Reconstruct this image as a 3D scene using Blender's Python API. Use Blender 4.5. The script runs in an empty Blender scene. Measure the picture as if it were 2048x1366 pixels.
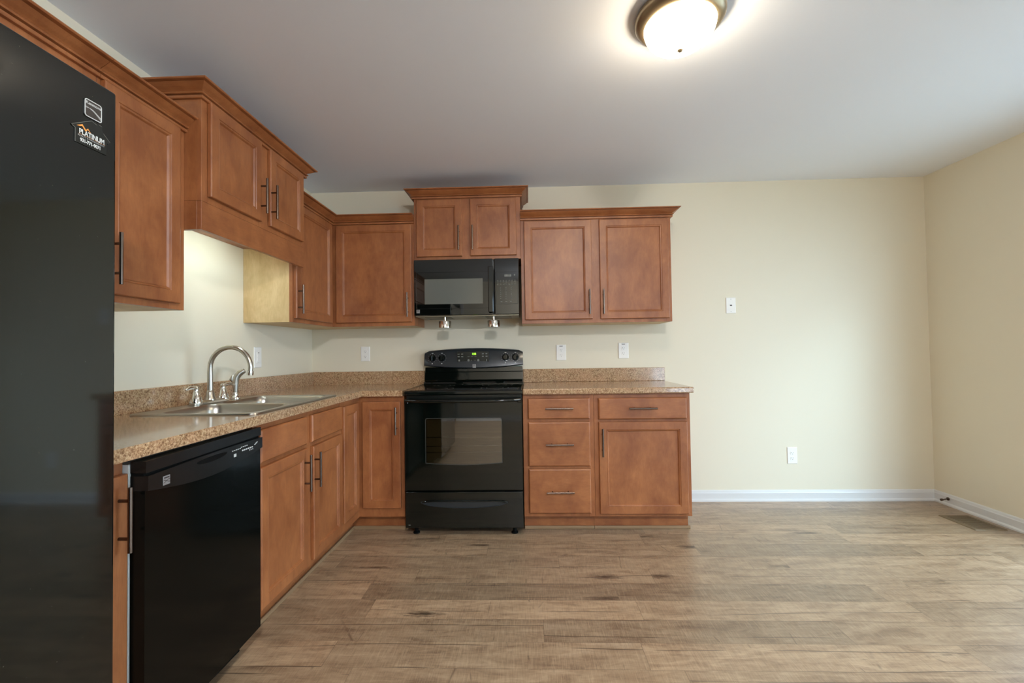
import bpy, bmesh, math, random
from mathutils import Matrix, Vector
random.seed(4)
sc = bpy.context.scene
COL = sc.collection

# ------------------------------------------------------------ camera, world, lights, exposure
FPX = 896.19
yaw, pitch, roll = 0.0345, 0.0222, -0.0147
fwd = Vector((-math.sin(yaw) * math.cos(pitch), math.cos(yaw) * math.cos(pitch), math.sin(pitch)))
rgt = Vector((math.cos(yaw), math.sin(yaw), 0)); upv = rgt.cross(fwd)
r2 = rgt * math.cos(roll) + upv * math.sin(roll)
u2 = -rgt * math.sin(roll) + upv * math.cos(roll)
cam_d = bpy.data.cameras.new('camera'); cam = bpy.data.objects.new('camera', cam_d); COL.objects.link(cam)
cam_d.sensor_width = 36; cam_d.lens = 36 * FPX / 2048; cam_d.clip_start = 0.02
m = Matrix.Identity(4)
for i in range(3):
    m[i][0] = r2[i]; m[i][1] = u2[i]; m[i][2] = -fwd[i]
m.translation = Vector((1.7151, -3.512, 1.167))
cam.matrix_world = m
sc.camera = cam

SKY = 4.5
LAMP = 16.5
FILL_LAMP = 165.0  # strength of the unseen lamp added as fill
SINKL = 9.0
world = bpy.data.worlds.new('world'); sc.world = world; world.use_nodes = True
wn = world.node_tree.nodes; bg = wn['Background']
bg.inputs[0].default_value = (0.60, 0.79, 1.0, 1); bg.inputs[1].default_value = SKY
vs = sc.view_settings
sc.display_settings.display_device = 'sRGB'
vs.view_transform = 'Standard'; vs.look = 'None'; vs.gamma = 1; vs.use_curve_mapping = False
vs.exposure = 1.48
sc.cycles.use_denoising = True
sc.cycles.max_bounces = 10; sc.cycles.diffuse_bounces = 7; sc.cycles.glossy_bounces = 4
sc.cycles.transparent_max_bounces = 8
sc.cycles.sample_clamp_indirect = 6
sc.cycles.caustics_reflective = False; sc.cycles.caustics_refractive = False

# patio door opening in the right wall (out of frame): daylight comes through it
XR, HC = 4.766, 2.46
PD0, PD1, PDH = -.80, -2.63, 2.04
pl = bpy.data.lights.new('patio_door_portal', 'AREA'); pl.shape = 'RECTANGLE'
pl.size = PDH; pl.size_y = PD0 - PD1; pl.cycles.is_portal = True
po = bpy.data.objects.new('patio_door_portal', pl); COL.objects.link(po)
po.location = (XR + 0.13, (PD0 + PD1) / 2, PDH / 2); po.rotation_euler = (0, math.radians(90), 0)

# unseen window added behind the camera to let in cool fill light
YR = -5.4; W0, W1, WZ0, WZ1 = 1.70, 4.55, .12, 2.30
pl2 = bpy.data.lights.new('fill_window_portal', 'AREA'); pl2.shape = 'RECTANGLE'
pl2.size = W1 - W0; pl2.size_y = WZ1 - WZ0; pl2.cycles.is_portal = True
po2 = bpy.data.objects.new('fill_window_portal', pl2); COL.objects.link(po2)
po2.location = ((W0 + W1) / 2, YR - 0.13, (WZ0 + WZ1) / 2); po2.rotation_euler = (math.radians(90), 0, 0)
# hazy low daylight slanting in through the patio door
SUN = 0.37
sl = bpy.data.lights.new('hazy_sun', 'SUN'); sl.energy = SUN; sl.angle = math.radians(17); sl.color = (0.52, 0.80, 1.0)
so_ = bpy.data.objects.new('hazy_sun', sl); COL.objects.link(so_)
so_.rotation_euler = Vector((-.61, 1.0, -.48)).to_track_quat('-Z', 'Y').to_euler()

# ------------------------------------------------------------ helpers
def s2l(c):
    c = c / 255.0
    return c / 12.92 if c <= 0.04045 else ((c + 0.055) / 1.055) ** 2.4
def rgb(r, g, b):
    return (s2l(r), s2l(g), s2l(b), 1)

def setp(o, label=None, cat=None, group=None, kind=None):
    if label: o['label'] = label
    if cat: o['category'] = cat
    if group: o['group'] = group
    if kind: o['kind'] = kind
    return o
def thing(name, loc, label, cat, group=None):
    o = bpy.data.objects.new(name, None); COL.objects.link(o)
    o.empty_display_size = 0.1
    o.location = loc
    return setp(o, label, cat, group)

ID = Matrix.Identity(4)
def T_left(a=0.0):           # local x -> world +y, local -y -> world +x
    return Matrix.Translation((0, a, 0)) @ Matrix.Rotation(math.radians(90), 4, 'Z')

class MB:
    """collects shapes given in world coordinates (after T) into one mesh object"""
    def __init__(self, T=ID):
        self.bm = bmesh.new(); self.T = T; self.mi = 0; self.smooth = False
    def v(self, p):
        return self.bm.verts.new(self.T @ Vector(p))
    def f(self, vs_):
        try:
            fc = self.bm.faces.new(vs_)
        except ValueError:
            return None
        fc.material_index = self.mi; fc.smooth = self.smooth
        return fc
    def box(self, x0, x1, y0, y1, z0, z1, bev=0.0, seg=2, mats=None):
        x0, x1 = min(x0, x1), max(x0, x1); y0, y1 = min(y0, y1), max(y0, y1); z0, z1 = min(z0, z1), max(z0, z1)
        V = [self.v((x, y, z)) for x in (x0, x1) for y in (y0, y1) for z in (z0, z1)]
        F = {}
        for k, idx in dict(l=(0, 1, 3, 2), r=(4, 6, 7, 5), f=(0, 4, 5, 1), b=(2, 3, 7, 6), d=(0, 2, 6, 4), u=(1, 5, 7, 3)).items():
            F[k] = self.f([V[i] for i in idx])
            if mats and k in mats: F[k].material_index = mats[k]
        if bev > 0:
            es = list({e for fc in F.values() for e in fc.edges})
            bmesh.ops.bevel(self.bm, geom=es, offset=bev, segments=seg, affect='EDGES', profile=0.5, clamp_overlap=True)
        return F
    def rings(self, loops, cap0=True, cap1=True, close=False):
        """loops: list of lists of points with equal length, joined in order"""
        R = [[self.v(p) for p in L] for L in loops]
        n = len(R[0])
        prs = list(zip(R, R[1:])) + ([(R[-1], R[0])] if close else [])
        for a, b in prs:
            for i in range(n):
                j = (i + 1) % n
                self.f([a[i], a[j], b[j], b[i]])
        if cap0 and not close: self.f(list(reversed(R[0])))
        if cap1 and not close: self.f(R[-1])
        return R
    def tube(self, pts, rad, n=14, cap=True):
        pts = [Vector(p) for p in pts]
        rads = rad if isinstance(rad, (list, tuple)) else [rad] * len(pts)
        L = []; prev = None
        for i, p in enumerate(pts):
            d = (pts[min(i + 1, len(pts) - 1)] - pts[max(i - 1, 0)]).normalized()
            if prev is None:
                a = d.orthogonal().normalized()
            else:
                a = (prev - d * prev.dot(d)).normalized()
            prev = a; b = d.cross(a)
            L.append([p + (a * math.cos(t) + b * math.sin(t)) * rads[i] for t in [2 * math.pi * k / n for k in range(n)]])
        s = self.smooth; self.smooth = True
        R = self.rings(L, False, False)
        self.smooth = s
        if cap:
            self.f(list(reversed(R[0]))); self.f(R[-1])
    def lathe(self, prof, c, axis='Z', n=24, capend=True):
        """prof: list of (r, h) ; axis Z up, 'Y-' heights go towards -y"""
        L = []
        for r, h in prof:
            ring = []
            for k in range(n):
                t = 2 * math.pi * k / n
                a, b = r * math.cos(t), r * math.sin(t)
                if axis == 'Z': ring.append((c[0] + a, c[1] + b, c[2] + h))
                elif axis == 'Y-': ring.append((c[0] + a, c[1] - h, c[2] + b))
                elif axis == 'X': ring.append((c[0] + h, c[1] + a, c[2] + b))
            L.append(ring)
        s = self.smooth; self.smooth = True
        R = self.rings(L, False, False)
        self.smooth = s
        if capend:
            if prof[0][0] > 1e-5: self.f(list(reversed(R[0])))
            if prof[-1][0] > 1e-5: self.f(R[-1])
    def poly(self, pts, y0, y1):
        """prism: pts in (x,z), between depths y0 and y1"""
        self.rings([[(x, y0, z) for x, z in pts], [(x, y1, z) for x, z in pts]])
    def build(self, name, mats, parent=None, sharp=35):
        bm = self.bm
        bmesh.ops.remove_doubles(bm, verts=bm.verts, dist=1e-6)
        bmesh.ops.recalc_face_normals(bm, faces=bm.faces)
        for e in bm.edges:
            if len(e.link_faces) == 2 and e.calc_face_angle(0) > math.radians(sharp): e.smooth = False
        co = [v.co.copy() for v in bm.verts]
        lo = Vector([min(c[i] for c in co) for i in range(3)]); hi = Vector([max(c[i] for c in co) for i in range(3)])
        ctr = (lo + hi) / 2
        if parent is None: ctr.z = lo.z
        bmesh.ops.translate(bm, verts=bm.verts, vec=-ctr)
        me = bpy.data.meshes.new(name); bm.to_mesh(me); bm.free()
        for mt in (mats if isinstance(mats, (list, tuple)) else [mats]): me.materials.append(mt)
        o = bpy.data.objects.new(name, me); COL.objects.link(o)
        if parent is not None:
            o.parent = parent
            wl = Vector((0, 0, 0)); q = parent
            while q is not None:
                wl += q.location; q = q.parent
            o.location = ctr - wl
        else:
            o.location = ctr
        return o

def cells(mb, xs, ys, inc, z0, z1):
    """slab made from the included grid cells, faces only on the outside"""
    nx, ny = len(xs) - 1, len(ys) - 1
    V = {}
    def vv(i, j, k):
        if (i, j, k) not in V: V[(i, j, k)] = mb.v((xs[i], ys[j], (z0, z1)[k]))
        return V[(i, j, k)]
    on = lambda i, j: 0 <= i < nx and 0 <= j < ny and inc(i, j)
    for i in range(nx):
        for j in range(ny):
            if not on(i, j): continue
            mb.f([vv(i, j, 1), vv(i + 1, j, 1), vv(i + 1, j + 1, 1), vv(i, j + 1, 1)])
            mb.f([vv(i, j, 0), vv(i, j + 1, 0), vv(i + 1, j + 1, 0), vv(i + 1, j, 0)])
            if not on(i - 1, j): mb.f([vv(i, j, 0), vv(i, j, 1), vv(i, j + 1, 1), vv(i, j + 1, 0)])
            if not on(i + 1, j): mb.f([vv(i + 1, j, 0), vv(i + 1, j + 1, 0), vv(i + 1, j + 1, 1), vv(i + 1, j, 1)])
            if not on(i, j - 1): mb.f([vv(i, j, 0), vv(i + 1, j, 0), vv(i + 1, j, 1), vv(i, j, 1)])
            if not on(i, j + 1): mb.f([vv(i, j + 1, 0), vv(i, j + 1, 1), vv(i + 1, j + 1, 1), vv(i + 1, j + 1, 0)])

# ------------------------------------------------------------ materials
def mat(name, col=(0.8, 0.8, 0.8, 1), rough=0.5, metal=0.0, coat=0.0, spec=0.5, emit=None, es=0, coatr=0.1):
    mt = bpy.data.materials.new(name); mt.use_nodes = True
    b = mt.node_tree.nodes['Principled BSDF']
    b.inputs['Base Color'].default_value = col
    b.inputs['Roughness'].default_value = rough
    b.inputs['Metallic'].default_value = metal
    b.inputs['Coat Weight'].default_value = coat
    b.inputs['Coat Roughness'].default_value = coatr
    b.inputs['Specular IOR Level'].default_value = spec
    if emit:
        b.inputs['Emission Color'].default_value = emit; b.inputs['Emission Strength'].default_value = es
    return mt
class NT:
    def __init__(self, mt):
        self.t = mt.node_tree; self.b = self.t.nodes['Principled BSDF']
    def n(self, typ, **kw):
        x = self.t.nodes.new(typ)
        for k, v in kw.items():
            if k.startswith('i_'): x.inputs[k[2:].replace('_', ' ')].default_value = v
            elif k.startswith('n_'): x.inputs[int(k[2:])].default_value = v
            else: setattr(x, k, v)
        return x
    def l(self, a, b): self.t.links.new(a, b)
    def coords(self, scale=(1, 1, 1), kind='Object', loc=(0, 0, 0)):
        c = self.n('ShaderNodeTexCoord'); mp = self.n('ShaderNodeMapping')
        mp.inputs['Scale'].default_value = scale; mp.inputs['Location'].default_value = loc
        self.l(c.outputs[kind], mp.inputs['Vector']); return mp.outputs[0]
    def world(self, scale=(1, 1, 1), loc=(0, 0, 0)):
        c = self.n('ShaderNodeNewGeometry'); mp = self.n('ShaderNodeMapping')
        mp.inputs['Scale'].default_value = scale; mp.inputs['Location'].default_value = loc
        self.l(c.outputs['Position'], mp.inputs['Vector']); return mp.outputs[0]
    def noise(self, vec, scale, detail=4, rough=0.55, dist=0.0):
        x = self.n('ShaderNodeTexNoise'); x.inputs['Scale'].default_value = scale
        x.inputs['Detail'].default_value = detail; x.inputs['Roughness'].default_value = rough; x.inputs['Distortion'].default_value = dist
        self.l(vec, x.inputs['Vector']); return x.outputs[0]
    def ramp(self, fac, stops, interp='LINEAR'):
        x = self.n('ShaderNodeValToRGB'); cr = x.color_ramp; cr.interpolation = interp
        while len(cr.elements) < len(stops): cr.elements.new(0.5)
        for e, (p, c) in zip(cr.elements, stops):
            e.position = p; e.color = c
        self.l(fac, x.inputs[0]); return x.outputs[0]
    def mix(self, fac, a, b, blend='MIX'):
        x = self.n('ShaderNodeMix'); x.data_type = 'RGBA'; x.blend_type = blend
        for s, val in ((0, fac), (6, a), (7, b)):
            if hasattr(val, 'is_output') or isinstance(val, bpy.types.NodeSocket): self.l(val, x.inputs[s])
            else: x.inputs[s].default_value = val
        return x.outputs[2]
    def math(self, op, a, b=0.0):
        x = self.n('ShaderNodeMath', operation=op)
        for s, val in ((0, a), (1, b)):
            if isinstance(val, bpy.types.NodeSocket): self.l(val, x.inputs[s])
            else: x.inputs[s].default_value = val
        return x.outputs[0]
    def bump(self, h, strength=0.2, dist=0.002):
        x = self.n('ShaderNodeBump'); x.inputs['Strength'].default_value = strength; x.inputs['Distance'].default_value = dist
        self.l(h, x.inputs['Height']); self.l(x.outputs[0], self.b.inputs['Normal'])

G = lambda v: (v, v, v, 1)
M = {}
# painted walls: cream with a fine roller texture
for nm, c, rg in (('wall_paint', rgb(224, 216, 194), 0.62), ('ceiling_paint', rgb(238, 243, 252), 0.9), ('rear_wall_paint', rgb(176, 160, 132), 0.7)):
    M[nm] = mat(nm, c, rg); t = NT(M[nm])
    nz = t.noise(t.world(), 60, 3); big = t.noise(t.world(), 1.3, 2)
    col = t.mix(0.03, c, t.ramp(big, [(0.3, (c[0] * .8, c[1] * .8, c[2] * .8, 1)), (0.7, c)]))
    t.l(col, t.b.inputs['Base Color']); t.bump(nz, 0.06, 0.001)
M['white_trim'] = mat('white_trim', rgb(214, 214, 212), 0.35)
M['white_plastic'] = mat('white_plastic', rgb(236, 234, 228), 0.3)
M['slot_dark'] = mat('slot_dark', rgb(60, 55, 50), 0.6)
M['screw'] = mat('screw', rgb(190, 188, 180), 0.3, 0.8)

def wood(name, d, mid, li, axis=2, rough=0.42, coat=0.22, sc_=1.0):
    mt = mat(name, mid, rough, coat=coat, coatr=0.38); t = NT(mt)
    s = [7 * sc_, 7 * sc_, 7 * sc_]; s[axis] = 2.2 * sc_
    g = t.noise(t.world(tuple(s)), 4.0, 6, 0.6, 0.6)
    s2 = [110, 110, 110]; s2[axis] = 9
    g2 = t.noise(t.world(tuple(s2)), 3.0, 3, 0.5)
    big = t.noise(t.world((1, 1, 0.7), (3, 1, 5)), 6.5, 5, 0.62, 0.4)
    a = t.ramp(g, [(0.30, d), (0.52, mid), (0.72, li)])
    b = t.ramp(big, [(0.35, d), (0.65, li)])
    c = t.mix(0.62, a, b)
    c = t.mix(t.math('MULTIPLY', t.ramp(g2, [(0.45, G(0)), (0.7, G(1))]), 0.30), c, d)
    t.l(c, t.b.inputs['Base Color']); t.bump(g2, 0.04, 0.0005)
    return mt
WD, WM, WL = rgb(128, 72, 38), rgb(155, 94, 52), rgb(174, 111, 65)
M['wood_v'] = wood('stained_maple_vertical', WD, WM, WL, 2)
M['wood_h'] = wood('stained_maple_horizontal', WD, WM, WL, 0)
M['wood_y'] = wood('stained_maple_depth', WD, WM, WL, 1)
M['natural'] = wood('natural_maple', rgb(182, 152, 102), rgb(212, 184, 134), rgb(222, 198, 150), 2, 0.5, 0.05, 0.6)
M['shoe'] = mat('shoe_molding_wood', rgb(150, 122, 90), 0.5)

# granite-look laminate
mt = M['laminate'] = mat('speckled_laminate', rgb(160, 128, 96), 0.18, coat=0.5, coatr=0.07); t = NT(mt)
v = t.world()
n1 = t.noise(v, 135, 6, 0.75, 0.3); n2 = t.noise(t.world((1, 1, 1), (7, 3, 1)), 210, 4, 0.7); n3 = t.noise(v, 22, 3, 0.5)
c = t.ramp(n1, [(0.36, rgb(82, 60, 42)), (0.45, rgb(150, 116, 82)), (0.54, rgb(190, 158, 120)), (0.66, rgb(214, 190, 152))])
c = t.mix(t.ramp(n2, [(0.55, G(0)), (0.63, G(0.85))]), c, rgb(96, 64, 44))
c = t.mix(t.ramp(n3, [(0.4, G(0)), (0.7, G(0.35))]), c, rgb(196, 150, 116))
t.l(c, t.b.inputs['Base Color'])

# vinyl planks: boards run along x
mt = M['floor'] = mat('vinyl_plank_floor', rgb(150, 124, 94), 0.42, spec=0.6, coat=0.6, coatr=0.28); t = NT(mt)
PW, PL = 0.152, 1.22
ROW0 = -1.383
pos = t.n('ShaderNodeNewGeometry'); sep = t.n('ShaderNodeSeparateXYZ'); t.l(pos.outputs['Position'], sep.inputs[0])
ry = t.math('DIVIDE', t.math('SUBTRACT', sep.outputs[1], ROW0), PW)
row = t.math('FLOOR', ry)
wn_ = t.n('ShaderNodeTexWhiteNoise', noise_dimensions='1D'); t.l(row, wn_.inputs['W'])
rx = t.math('ADD', t.math('DIVIDE', sep.outputs[0], PL), t.math('MULTIPLY', wn_.outputs['Value'], 7.31))
colm = t.math('FLOOR', rx)
cmb = t.n('ShaderNodeCombineXYZ'); t.l(row, cmb.inputs[0]); t.l(colm, cmb.inputs[1])
wc = t.n('ShaderNodeTexWhiteNoise', noise_dimensions='2D'); t.l(cmb.outputs[0], wc.inputs['Vector'])
off = t.n('ShaderNodeVectorMath', operation='SCALE'); t.l(wc.outputs['Color'], off.inputs[0]); off.inputs['Scale'].default_value = 40
vadd = t.n('ShaderNodeVectorMath', operation='ADD'); t.l(pos.outputs['Position'], vadd.inputs[0]); t.l(off.outputs[0], vadd.inputs[1])
def mp(scale):
    x = t.n('ShaderNodeMapping'); x.inputs['Scale'].default_value = scale; t.l(vadd.outputs[0], x.inputs['Vector']); return x.outputs[0]
gr = t.noise(mp((2.2, 9, 1)), 2.6, 8, 0.66, 0.6)
gf = t.noise(mp((14, 150, 1)), 2.0, 4, 0.6)
weave = t.noise(mp((300, 14, 1)), 1.0, 3, 0.6)
blot = t.noise(mp((2.2, 5, 1)), 1.5, 4, 0.6)
base = t.ramp(gr, [(0.28, rgb(116, 91, 69)), (0.45, rgb(158, 131, 102)), (0.6, rgb(177, 151, 120)), (0.78, rgb(197, 172, 142))])
tone = t.ramp(wc.outputs['Value'], [(0.0, G(0.66)), (0.3, G(0.82)), (0.7, G(0.96)), (1.0, G(1.18))])
base = t.mix(1.0, base, tone, 'MULTIPLY')
base = t.mix(t.math('MULTIPLY', t.ramp(gf, [(0.45, G(0)), (0.75, G(1))]), 0.30), base, rgb(100, 76, 54))
base = t.mix(t.math('MULTIPLY', t.ramp(weave, [(0.5, G(0)), (0.68, G(1))]), 0.34), base, rgb(196, 172, 140))
base = t.mix(t.math('MULTIPLY', t.ramp(weave, [(0.30, G(1)), (0.46, G(0))]), 0.30), base, rgb(98, 76, 56))
base = t.mix(t.math('MULTIPLY', t.ramp(blot, [(0.55, G(0)), (0.8, G(1))]), 0.4), base, rgb(98, 76, 56))
# knots
vo = t.n('ShaderNodeTexVoronoi', feature='F1'); t.l(mp((1.5, 6.2, 0.001)), vo.inputs['Vector']); vo.inputs['Scale'].default_value = 1.0
kn = t.noise(mp((14, 70, 1)), 1.5, 5, 0.7)
kd = t.math('ADD', vo.outputs['Distance'], t.math('MULTIPLY', t.math('SUBTRACT', kn, 0.5), 0.42))
base = t.mix(t.math('MULTIPLY', t.ramp(kd, [(0.03, G(1)), (0.17, G(0))]), 0.9), base, rgb(56, 40, 28))
# thin dark cracks along the boards, and saw marks across
cr_ = t.n('ShaderNodeTexWave', wave_type='BANDS', bands_direction='Y'); t.l(mp((0.55, 2.6, 1)), cr_.inputs['Vector'])
cr_.inputs['Scale'].default_value = 1.0; cr_.inputs['Distortion'].default_value = 3.5; cr_.inputs['Detail'].default_value = 3; cr_.inputs['Detail Scale'].default_value = 0.8
ck = t.ramp(cr_.outputs['Fac'], [(0.0, G(1)), (0.005, G(0))])
base = t.mix(t.math('MULTIPLY', t.math('MULTIPLY', ck, t.ramp(t.noise(mp((1.2, 2, 1)), 2, 2), [(0.45, G(0)), (0.55, G(1))])), 0.8), base, rgb(58, 42, 32))
cx2 = t.n('ShaderNodeTexVoronoi', feature='DISTANCE_TO_EDGE'); t.l(mp((2.6, 0.55, 0.001)), cx2.inputs['Vector']); cx2.inputs['Scale'].default_value = 1.6
base = t.mix(t.math('MULTIPLY', t.math('MULTIPLY', t.ramp(cx2.outputs['Distance'], [(0.0, G(1)), (0.010, G(0))]), t.ramp(t.noise(mp((3, 5, 1)), 2, 2), [(0.55, G(0)), (0.62, G(1))])), 0.6), base, rgb(70, 52, 38))
# seams
fy = t.math('FRACT', ry); fx = t.math('FRACT', rx)
def edge(fr, w):
    d = t.math('MINIMUM', fr, t.math('SUBTRACT', 1.0, fr)); return t.math('LESS_THAN', d, w)
seam = t.math('MAXIMUM', edge(fy, 0.006), edge(fx, 0.0009))
base = t.mix(t.math('MULTIPLY', seam, 0.5), base, rgb(70, 54, 40))
t.l(base, t.b.inputs['Base Color'])
rr = t.ramp(gf, [(0.3, G(0.36)), (0.7, G(0.5))]); t.l(rr, t.b.inputs['Roughness'])
t.bump(t.math('ADD', gf, t.math('MULTIPLY', weave, 0.6)), 0.12, 0.0006)

BK = rgb(14, 16, 15)
M['black_gloss'] = mat('black_enamel', rgb(7, 13, 10), 0.07, spec=0.5, coat=0.15, coatr=0.04)
M['black_panel'] = mat('black_plastic', rgb(18, 23, 21), 0.22)
M['dw_black'] = mat('dishwasher_black', rgb(8, 10, 8), 0.12, spec=0.16)
M['dw_panel'] = mat('dishwasher_panel_black', rgb(16, 18, 17), 0.25, spec=0.4)
M['black_matte'] = mat('black_matte', rgb(7, 8, 7), 0.7, spec=0.12)
mt = M['fridge_black'] = mat('textured_black_enamel', rgb(9, 14, 11), 0.055, spec=0.6); t = NT(mt)
t.bump(t.noise(t.world(), 300, 2, 0.5), 0.02, 0.0002)
# fine scratches and scuffs on the door
sn = t.noise(t.world((1, 160, 9)), 1.0, 3, 0.6); sp = t.noise(t.world((1, 1, 1), (2, 9, 4)), 230, 2, 0.4)
scr = t.math('MULTIPLY', t.ramp(sp, [(0.775, G(0)), (0.80, G(1))]), 0.5)
t.l(t.mix(scr, rgb(10, 13, 11), rgb(120, 118, 100)), t.b.inputs['Base Color'])
M['glass_black'] = mat('black_glass', rgb(7, 11, 10), 0.03, coat=0.5, coatr=0.02)
M['console_grey'] = mat('console_black_blue', rgb(34, 40, 44), 0.28, coat=0.2)
M['mark_white'] = mat('printed_marks', rgb(200, 202, 198), 0.5)
M['trim_grey'] = mat('window_trim_grey', rgb(58, 62, 58), 0.3)
M['mark_dim'] = mat('printed_marks_dim', rgb(112, 114, 108), 0.5)
M['badge_silver'] = mat('badge_silver', rgb(170, 172, 172), 0.3, 0.6)
M['badge_dark'] = mat('badge_dark', rgb(46, 40, 38), 0.3)
M['magenta_edge'] = mat('badge_edge', rgb(150, 60, 110), 0.3)
M['orange'] = mat('magnet_orange', rgb(226, 146, 62), 0.4)
M['lime'] = mat('clock_lime', rgb(20, 40, 8), 0.4, emit=(0.30, 0.75, 0.03, 1), es=0.9)
M['steel'] = mat('brushed_stainless', rgb(196, 192, 182), 0.26, 1.0)
M['steel_basin'] = mat('satin_stainless', rgb(188, 184, 174), 0.3, 1.0)
M['nickel'] = mat('brushed_nickel', rgb(190, 184, 172), 0.28, 1.0)
M['chrome'] = mat('polished_chrome', rgb(230, 228, 220), 0.14, 1.0)
M['pull_metal'] = mat('pull_bronze_nickel', rgb(112, 98, 88), 0.27, 1.0)
M['lamp_ring'] = mat('lamp_bronze_nickel', rgb(150, 134, 108), 0.32, 0.85)
M['hood_steel'] = mat('hood_underside', rgb(150, 142, 122), 0.35, 0.6)
M['filter'] = mat('hood_filter', rgb(120, 112, 96), 0.5, 0.5)
M['insulation'] = mat('white_tub', rgb(222, 226, 222), 0.5)
M['vent_metal'] = mat('register_metal', rgb(122, 104, 80), 0.45, 0.3)
M['bulb_glass'] = mat('lamp_glass', rgb(250, 244, 230), 0.3, emit=(1.0, 0.84, 0.62, 1), es=LAMP)
M['fill_glass'] = mat('fill_lamp_glass', rgb(250, 244, 230), 0.3, emit=(0.95, 0.96, 1.0, 1), es=FILL_LAMP)  # glow of the fill lamp added behind the camera
M['tube'] = mat('fluorescent_tube', rgb(250, 250, 240), 0.3, emit=(0.74, 0.92, 0.95, 1), es=SINKL)
M['oven_inside'] = mat('oven_inside', rgb(128, 114, 88), 0.6)
M['concrete'] = mat('patio_concrete', rgb(170, 168, 160), 0.9)
M['hall_dark'] = mat('hall_paint', rgb(120, 112, 98), 0.8)
def glass_mat(name, tint, gfac):
    g = bpy.data.materials.new(name); g.use_nodes = True; n = g.node_tree.nodes; n.clear(); L = g.node_tree.links
    tr = n.new('ShaderNodeBsdfTransparent'); tr.inputs[0].default_value = tint
    gl = n.new('ShaderNodeBsdfGlossy'); gl.inputs['Roughness'].default_value = 0.02
    lw = n.new('ShaderNodeFresnel'); lw.inputs[0].default_value = 1.5
    ad = n.new('ShaderNodeMath'); ad.operation = 'ADD'; ad.inputs[1].default_value = gfac; L.new(lw.outputs[0], ad.inputs[0])
    ge = n.new('ShaderNodeNewGeometry'); fb = n.new('ShaderNodeMath'); fb.operation = 'SUBTRACT'; fb.inputs[0].default_value = 1.0; L.new(ge.outputs['Backfacing'], fb.inputs[1])
    fm = n.new('ShaderNodeMath'); fm.operation = 'MULTIPLY'; L.new(ad.outputs[0], fm.inputs[0]); L.new(fb.outputs[0], fm.inputs[1]); ad = fm
    mx = n.new('ShaderNodeMixShader'); L.new(ad.outputs[0], mx.inputs[0]); L.new(tr.outputs[0], mx.inputs[1]); L.new(gl.outputs[0], mx.inputs[2])
    o = n.new('ShaderNodeOutputMaterial'); L.new(mx.outputs[0], o.inputs[0]); return g
M['pane'] = glass_mat('window_pane', (0.95, 0.97, 0.97, 1), 0.02)
M['oven_pane'] = glass_mat('oven_pane', (0.55, 0.53, 0.46, 1), 0.17)

def text(name, s, size, mtl, parent, origin, T, extr=0.0004, align='CENTER', sx=1.0, bold=0.0, shear=0.0):
    """text drawn in the local x-z plane of T at origin, facing local -y"""
    cu = bpy.data.curves.new(name, 'FONT'); cu.body = s; cu.size = size; cu.extrude = extr; cu.align_x = align; cu.align_y = 'CENTER'
    cu.offset = bold; cu.shear = shear
    tmp = bpy.data.objects.new('tmp', cu); COL.objects.link(tmp)
    dg = bpy.context.evaluated_depsgraph_get(); me = bpy.data.meshes.new_from_object(tmp.evaluated_get(dg))
    bpy.data.objects.remove(tmp)
    R = T @ Matrix.Translation(origin) @ Matrix.Rotation(math.radians(90), 4, 'X') @ Matrix.Diagonal((sx, 1, 1, 1))
    mb = MB(); mb.bm.from_mesh(me)
    bmesh.ops.transform(mb.bm, matrix=R, verts=mb.bm.verts)
    for f_ in mb.bm.faces: f_.material_index = 0
    return mb.build(name, mtl, parent)

# ------------------------------------------------------------ room shell
def struct(name, mb, mt, parent=None):
    return setp(mb.build(name, mt, parent), kind='structure') if parent is None else mb.build(name, mt, parent)
XH = -1.7
b = MB(); b.box(XH, XR, YR - 2.2, 0, -0.1, 0); struct('floor', b, M['floor'])
b = MB(); b.box(XH - .1, XR + .12, YR - 2.3, 0.1, HC, HC + 0.1); struct('ceiling', b, M['ceiling_paint'])
b = MB(); b.box(-0.12, XR + 0.12, 0, 0.12, -0.1, HC); struct('wall_back', b, M['wall_paint'])
b = MB(); b.box(-0.12, 0, -3.48, 0, -0.1, HC); struct('wall_left', b, M['wall_paint'])
b = MB(Matrix(((0, 0, 1, XR), (1, 0, 0, 0), (0, 1, 0, 0), (0, 0, 0, 1))))      # local x->y, local y->z, local z->x
cells(b, [YR, PD1, PD0, 0], [-0.1, 0, PDH, HC], lambda i, j: not (i == 1 and j == 1), 0, 0.12)
struct('wall_right', b, M['wall_paint'])
b = MB(Matrix(((1, 0, 0, 0), (0, 0, -1, YR), (0, 1, 0, 0), (0, 0, 0, 1))))
cells(b, [.54, W0, W1, XR], [0, WZ0, WZ1, HC], lambda i, j: not (i == 1 and j == 1), 0, 0.12)
struct('wall_rear', b, M['wall_paint'])
wd = bpy.data.objects.new('fill_window_1', None); COL.objects.link(wd); wd.location = ((W0 + W1) / 2, YR, WZ0); wd['kind'] = 'structure'  # added window, out of view, there for its fill light
b = MB(); q = .05; wm = (W0 + W1) / 2
b.box(W0, W0 + q, YR - .11, YR + .012, WZ0, WZ1, .003); b.box(W1 - q, W1, YR - .11, YR + .012, WZ0, WZ1, .003); b.box(wm - .03, wm + .03, YR - .11, YR + .004, WZ0 + q, WZ1 - q, .003)
b.box(W0 + q, W1 - q, YR - .11, YR + .012, WZ1 - q, WZ1, .003); b.box(W0 + q, W1 - q, YR - .11, YR + .03, WZ0, WZ0 + q, .003)
b.build('fill_window_frame', M['white_trim'], wd)
for a0, a1 in ((W0 + q, wm - .03), (wm + .03, W1 - q)):
    b = MB(); b.box(a0, a1, YR - .060, YR - .056, WZ0 + q, WZ1 - q); b.build('glass_pane', M['pane'], wd)
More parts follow.
